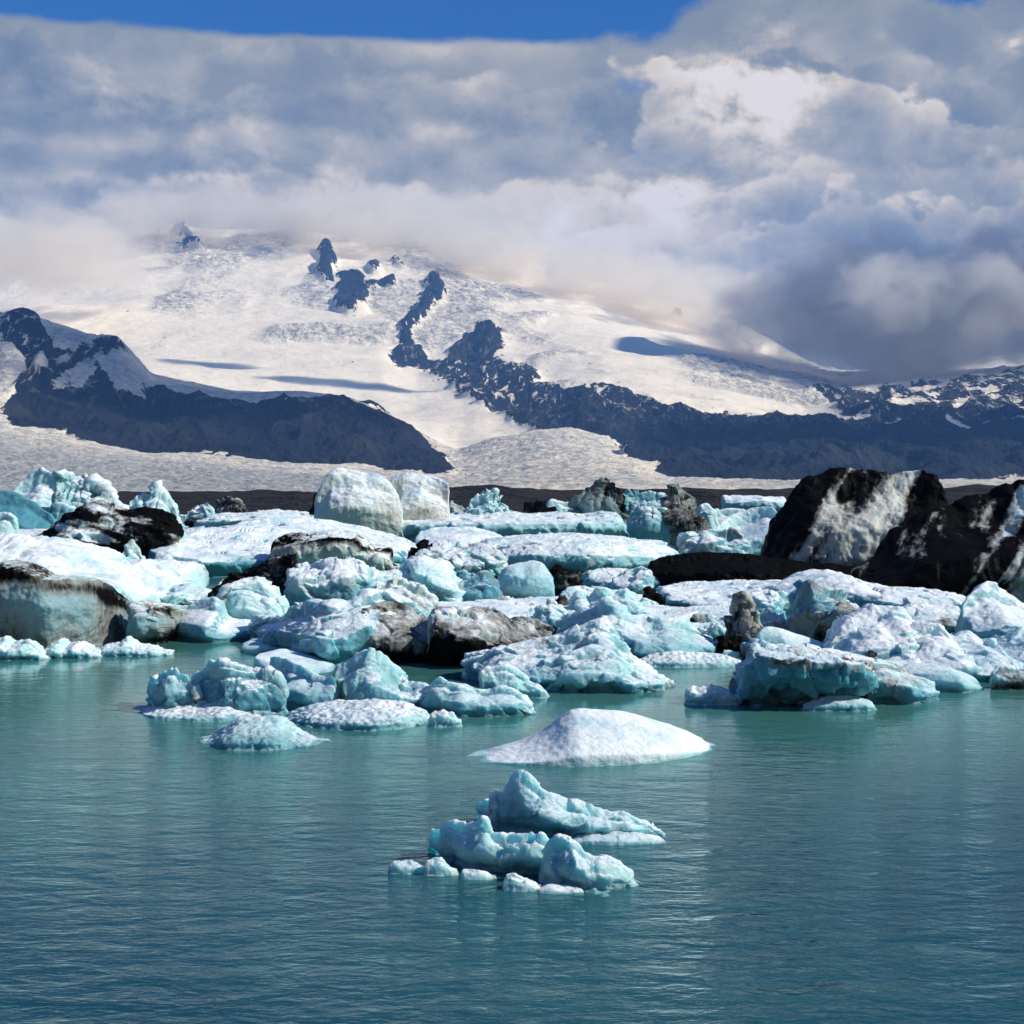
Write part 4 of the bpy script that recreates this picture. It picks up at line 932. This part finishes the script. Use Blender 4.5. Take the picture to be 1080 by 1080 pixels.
build('iceberg', 'teal low ridge right of the dark grey blocky berg', 'iceberg', [
    C_([(652, 528), (660, 519), (672, 517), (686, 520), (698, 526), (709, 530), (714, 540)], 560, face=.3, dep=10, kind='melt', rough=.8, crust=.2, deep=.7, dirt=.15)])
build('iceberg', 'rounded light blue upright block with a lobe on its left', 'iceberg', [
    C_([(664, 556), (666, 541), (671, 532), (680, 528), (690, 530), (697, 536), (702, 550), (705, 562)], 582, face=.3, dep=7, kind='melt', rough=.8, crust=.4, deep=.45, res=1.2)])
build('iceberg', 'black and tan striped pinnacle right of the rounded light blue block', 'iceberg', [
    C_([(698, 556), (702, 536), (708, 522), (711, 513), (716, 520), (722, 526), (728, 534), (734, 548), (740, 562)], 582, face=.3, dep=8, kind='fin', rough=.9, crust=.5, dirt=.55, res=1.2)])
build('ice_chunk', 'thin pale teal pillar beside the striped pinnacle', 'ice chunk', [
    C_([(730, 560), (734, 546), (739, 536), (744, 533), (749, 538), (754, 548), (758, 560)], 578, face=.3, dep=5, kind='melt', rough=.8, crust=.4, deep=.2, dirt=.08)])
build('iceberg', 'smooth creamy white dome just left of the huge black berg', 'iceberg', [
    C_([(752, 562), (762, 548), (776, 540), (790, 535), (804, 533), (815, 534), (822, 542), (826, 562), (828, 580)], 596, face=.45, dep=14, kind='slab', rough=.7, crust=.6, deep=.05, dirt=.12, res=1.2, sc=.8)])
build('iceberg', 'blue lumps with brown streaks in front of the creamy white dome', 'iceberg', [
    C_([(714, 580), (720, 568), (730, 561), (742, 557), (754, 557), (764, 561), (774, 557), (784, 566), (790, 582)], 598, face=.3, dep=8, kind='melt', rough=1.0, crust=.5, deep=.6, dirt=.20, rimdirt=.2, res=1.2)])
build('ice_floe', 'flat white topped block with a blue front on the skyline', 'ice floe', [
    C_([(760, 528), (763, 523), (782, 522), (806, 523), (826, 524), (832, 530)], 546, rim=[(760, 530), (800, 526), (832, 532)], face=.05, dep=26, kind='block', rough=.4, crust=.5, deep=.5)])
build('ice_chunk', 'thin grey white ledge behind the creamy white dome', 'ice chunk', [
    C_([(744, 546), (752, 538), (768, 536), (786, 537), (798, 542)], 566, face=.3, dep=10, kind='melt', rough=.6, crust=.6, dirt=.22)])
# ------------------------------------------------------------------ centre jumble
build('ice_floe', 'white snow slab with small raised flaps below the long turquoise edge', 'ice floe', [
    C_([(436, 570), (442, 561), (456, 557), (470, 556), (484, 556), (500, 556), (514, 560), (530, 566), (540, 574)], 590, rim=[(436, 574), (480, 570), (540, 577)], face=.08, dep=26, kind='block', rough=.4, crust=.9, deep=.2)])
build('ice_floe', 'wide pale lilac slab with rough blue grey front across the centre', 'ice floe', [
    C_([(500, 580), (515, 568), (545, 565), (580, 563), (612, 563), (640, 565), (668, 568), (700, 572), (714, 577), (722, 586)], [(500, 606), (610, 606), (722, 602)], rim=[(500, 584), (560, 572), (620, 572), (680, 580), (722, 590)], face=.12, dep=34, kind='block', rough=.55, crust=.62, deep=.35, dirt=.08, res=1.1, sc=.8)])
build('iceberg', 'white bank of broken ice with brown pits left of the wide lilac slab', 'iceberg', [
    C_([(430, 598), (436, 582), (446, 575), (464, 572), (486, 575), (508, 572), (526, 580), (536, 596)], 616, face=.2, dep=12, kind='block', rough=.9, crust=.7, deep=.3, dirt=.16, res=1.2)])
build('iceberg', 'squarish bright turquoise block in the middle of the jumble', 'iceberg', [
    C_([(524, 618), (527, 606), (534, 596), (546, 593), (560, 591), (570, 591), (578, 598), (584, 610), (586, 622)], 640, face=.08, dep=7, kind='slab', rough=.7, crust=.1, deep=.25, res=1.2)])
build('iceberg', 'dark green sharp finned piece left of the squarish turquoise block', 'iceberg', [
    C_([(460, 634), (470, 624), (482, 617), (496, 612), (511, 604), (518, 612), (525, 622), (530, 636)], 648, face=.15, dep=6, kind='fin', rough=.9, crust=.0, deep=1.2, dirt=.25, res=1.2)])
build('iceberg', 'pair of black stained blocks right of the squarish turquoise block', 'iceberg', [
    C_([(578, 614), (581, 600), (588, 596), (598, 600), (606, 601), (611, 604), (614, 618)], 634, face=.1, dep=6, kind='block', rough=.9, crust=.3, deep=.2, dirt=.80)])
build('iceberg', 'blue shaded slab with a white edge left of the low black ridge', 'iceberg', [
    C_([(614, 612), (620, 602), (636, 599), (654, 600), (668, 602), (680, 610), (684, 620)], 626, face=.2, dep=10, kind='block', rough=.7, crust=.45, deep=.8)])
build('iceberg', 'white tilted plate leaning towards the low black ridge', 'iceberg', [
    C_([(644, 620), (650, 610), (660, 602), (670, 597), (680, 595), (685, 604), (687, 620)], 634, face=.3, dep=6, kind='block', rough=.7, crust=.6, deep=.4)])
build('iceberg', 'low turquoise and white knobs right of the black stained blocks', 'iceberg', [
    C_([(590, 632), (596, 621), (610, 618), (624, 620), (640, 624), (658, 623), (676, 628), (690, 636)], 646, face=.25, dep=7, kind='melt', rough=.9, crust=.45, deep=.25, res=1.2)])
build('ice_floe', 'broad flat white snow plain in front of the turquoise jumble', 'ice floe', [
    C_([(440, 644), (450, 636), (500, 633), (560, 632), (610, 631), (660, 637), (720, 642), (760, 648)], 676, rim=[(440, 660), (560, 662), (640, 664), (760, 664)], face=.06, dep=28, crest=.75, kind='melt', rough=.5, crust=.8, deep=.2, dirt=.08)])
build('ice_chunk', 'black hump added for the dark gap between the hollowed shell and the broken white bank', 'ice chunk', [
    C_([(436, 590), (441, 578), (448, 574), (456, 578), (463, 590)], 614, face=.2, kind='block', dirt=.8, crust=.3, dep=5)])  # added lump, coloured black to stand for the dark gap here
build('iceberg', 'tan stained ragged ice shoulder behind the large streaked berg', 'iceberg', [
    C_([(396, 632), (404, 616), (420, 606), (440, 612), (452, 624), (462, 638)], 668, face=.3, kind='fin', dirt=.35, warm=.6, crust=.5, dep=6)])
build('iceberg', 'small white tented block on the snow plain, right of centre', 'iceberg', [
    C_([(560, 654), (568, 640), (580, 633), (590, 640), (602, 652)], 676, face=.3, kind='block', crust=.6, deep=.4, dep=4)])
build('ice_chunk', 'grey gravel streaked ice wedge in front of the broad snow plain', 'ice chunk', [
    C_([(530, 664), (545, 652), (562, 655), (580, 662), (598, 674)], 690, face=.3, kind='fin', crust=.5, dirt=.42, warm=.5, dep=5)])
build('iceberg', 'pale blue leaning fin between the square block and the snow topped slab', 'iceberg', [
    C_([(792, 640), (800, 628), (812, 622), (822, 630), (828, 645)], 664, face=.2, kind='fin', crust=.4, deep=.6, dep=5)])
build('iceberg', 'jagged turquoise comb of ice in front of the blue shaded slab', 'iceberg', [
    C_([(600, 640), (612, 626), (622, 631), (634, 618), (646, 627), (660, 622), (672, 634), (682, 644)], 658, face=.25, kind='fin', crust=.35, deep=.3, dep=6)])
# small ice between the bergs
NICK = {'white snow slab with small raised flaps': 'flapped white slab', 'wide pale lilac slab': 'wide lilac slab', 'white bank of broken ice': 'broken white bank', 'squarish bright turquoise': 'squarish turquoise block',
        'dark green sharp finned': 'dark green fin', 'pair of black stained': 'black stained pair', 'blue shaded slab with a white edge': 'blue shaded slab', 'low black ice ridge': 'low black ridge', 'broad flat white snow plain': 'broad snow plain',
        'crumbly turquoise berg': 'crumbly centre berg', 'bright turquoise berg with a sharp': 'sharp green peaked berg', 'grey brown twisted': 'grey brown spike', 'crown shaped berg with': 'crown shaped berg', 'large dark footed': 'dark footed berg',
        'smooth pale blue pyramid': 'pale blue pyramid', 'broad smooth white snow mound': 'broad snow mound', 'huge black and white': 'huge black berg', 'white snow topped slab': 'snow topped slab', 'big white tabular': 'big tabular floe',
        'brown and olive': 'brown stained jumble', 'white berg with scooped': 'scooped white berg', 'cluster of angular': 'angular white blocks', 'turquoise hollowed shell': 'hollowed turquoise shell', 'smooth blue white swooping': 'swooping blue berg',
        'black berg with swooping': 'black folded berg', 'bright white block on the skyline': 'white skyline block', 'twin white': 'twin white bergs', 'folded pale blue': 'folded blue block', 'dark grey blocky': 'dark grey berg', 'rounded light blue upright': 'rounded blue block',
        'black and tan': 'striped pinnacle', 'smooth creamy': 'creamy dome', 'large blue white iceberg': 'large streaked berg', 'white slab with grey smudges': 'grey smudged slab', 'long greenish ice wall': 'greenish ice wall', 'black undercut': 'black undercut berg',
        'dirty white block with': 'brown capped block', 'dirty greenish slab': 'greenish slab end', 'white tilted plate': 'white tilted plate', 'low turquoise and white knobs': 'turquoise knobs'}
ANCH = [(x, y, hw, v) for (x, y, hw, lb) in PLACED for k_, v in NICK.items() if lb.startswith(k_)]
ORD = ['nearest', 'second nearest', 'third nearest', 'fourth nearest', 'fifth nearest', 'sixth nearest', 'seventh nearest', 'eighth nearest', 'ninth nearest', 'tenth nearest', 'eleventh nearest', 'twelfth nearest']
rnd = random.Random(4)
zones = [(60, 330, 580, 600, 3), (230, 460, 602, 640, 12), (430, 700, 598, 640, 22), (440, 620, 664, 690, 4), (690, 840, 650, 690, 8), (840, 1075, 650, 700, 6), (450, 720, 578, 600, 7), (90, 330, 547, 560, 7), (480, 820, 547, 570, 11), (690, 800, 578, 600, 4), (480, 820, 541, 549, 5), (190, 330, 539, 546, 3)]
loose = []
for (xa, xb, ya, yb, cnt) in zones:
    cnt = int(cnt * 2.2)
    for k in range(cnt):
        cx = rnd.uniform(xa, xb); cy = rnd.uniform(ya, yb); wd_ = rnd.uniform(5, 15) * (0.6 + (min(cy, 690) - 540) / 160.0) * (0.75 if cy > 705 else 1.0); hh = wd_ * (rnd.choice([rnd.uniform(.2, .35), rnd.uniform(0.4, 0.9)]) if cy < 705 else rnd.uniform(.18, .3))
        pts = [(cx - wd_, cy)] + [(cx + wd_ * u, cy - hh * (1 - abs(u) ** 1.5) * rnd.uniform(0.5, 1.2)) for u in (-.75, -.5, -.25, 0, .25, .5, .75)] + [(cx + wd_, cy)]
        look = rnd.choice(['white', 'white', 'turquoise', 'blue', 'dirty grey', 'turquoise', 'black stained']) if cy < 705 else rnd.choice(['white', 'turquoise'])
        kd = rnd.choice(['block', 'melt', 'fin'])
        ax, ay, hw, nk = min(ANCH, key=lambda a: (max(abs(a[0] - cx) - a[2], 0)) ** 2 + (a[1] - cy) ** 2 * 2 + (a[0] - cx) ** 2 * 0.2)
        rel = ('left of' if cx < ax else 'right of') if abs(cx - ax) > hw * 0.6 else ('before' if cy > ay else 'behind')
        loose.append((look, kd, nk, rel, math.hypot(cx - ax, cy - ay), pts, cy + hh * 0.4 + (cy - 520) * 0.06, wd_, rnd.uniform(.6, 1.1)))
for i_, (look, kd, nk, rel, dd_, pts, yw_, wd_, rg) in enumerate(loose):
    same = sorted(l[4] for l in loose if l[0] == look and l[2] == nk and l[3] == rel)
    txt = 'small %s ice chunk %s the %s' % (look, rel, nk)
    if len(same) > 1: txt = 'small %s ice chunk, %s of its kind %s the %s' % (look, ORD[same.index(dd_)], rel, nk)
    st = {'white': dict(crust=.8, deep=.2), 'turquoise': dict(crust=.2, deep=.1), 'blue': dict(crust=.3, deep=.8), 'black stained': dict(crust=.4, deep=.3, dirt=.72), 'dirty grey': dict(crust=.4, deep=.2, dirt=.42)}[look]
    build('ice_chunk', txt, 'ice chunk', [C_(pts, yw_, face=.3, kind=kd, rough=rg, dep=(2 * wd_) * D_of(yw_) / F * 0.6, **st)], group='small loose ice chunks among the bergs')
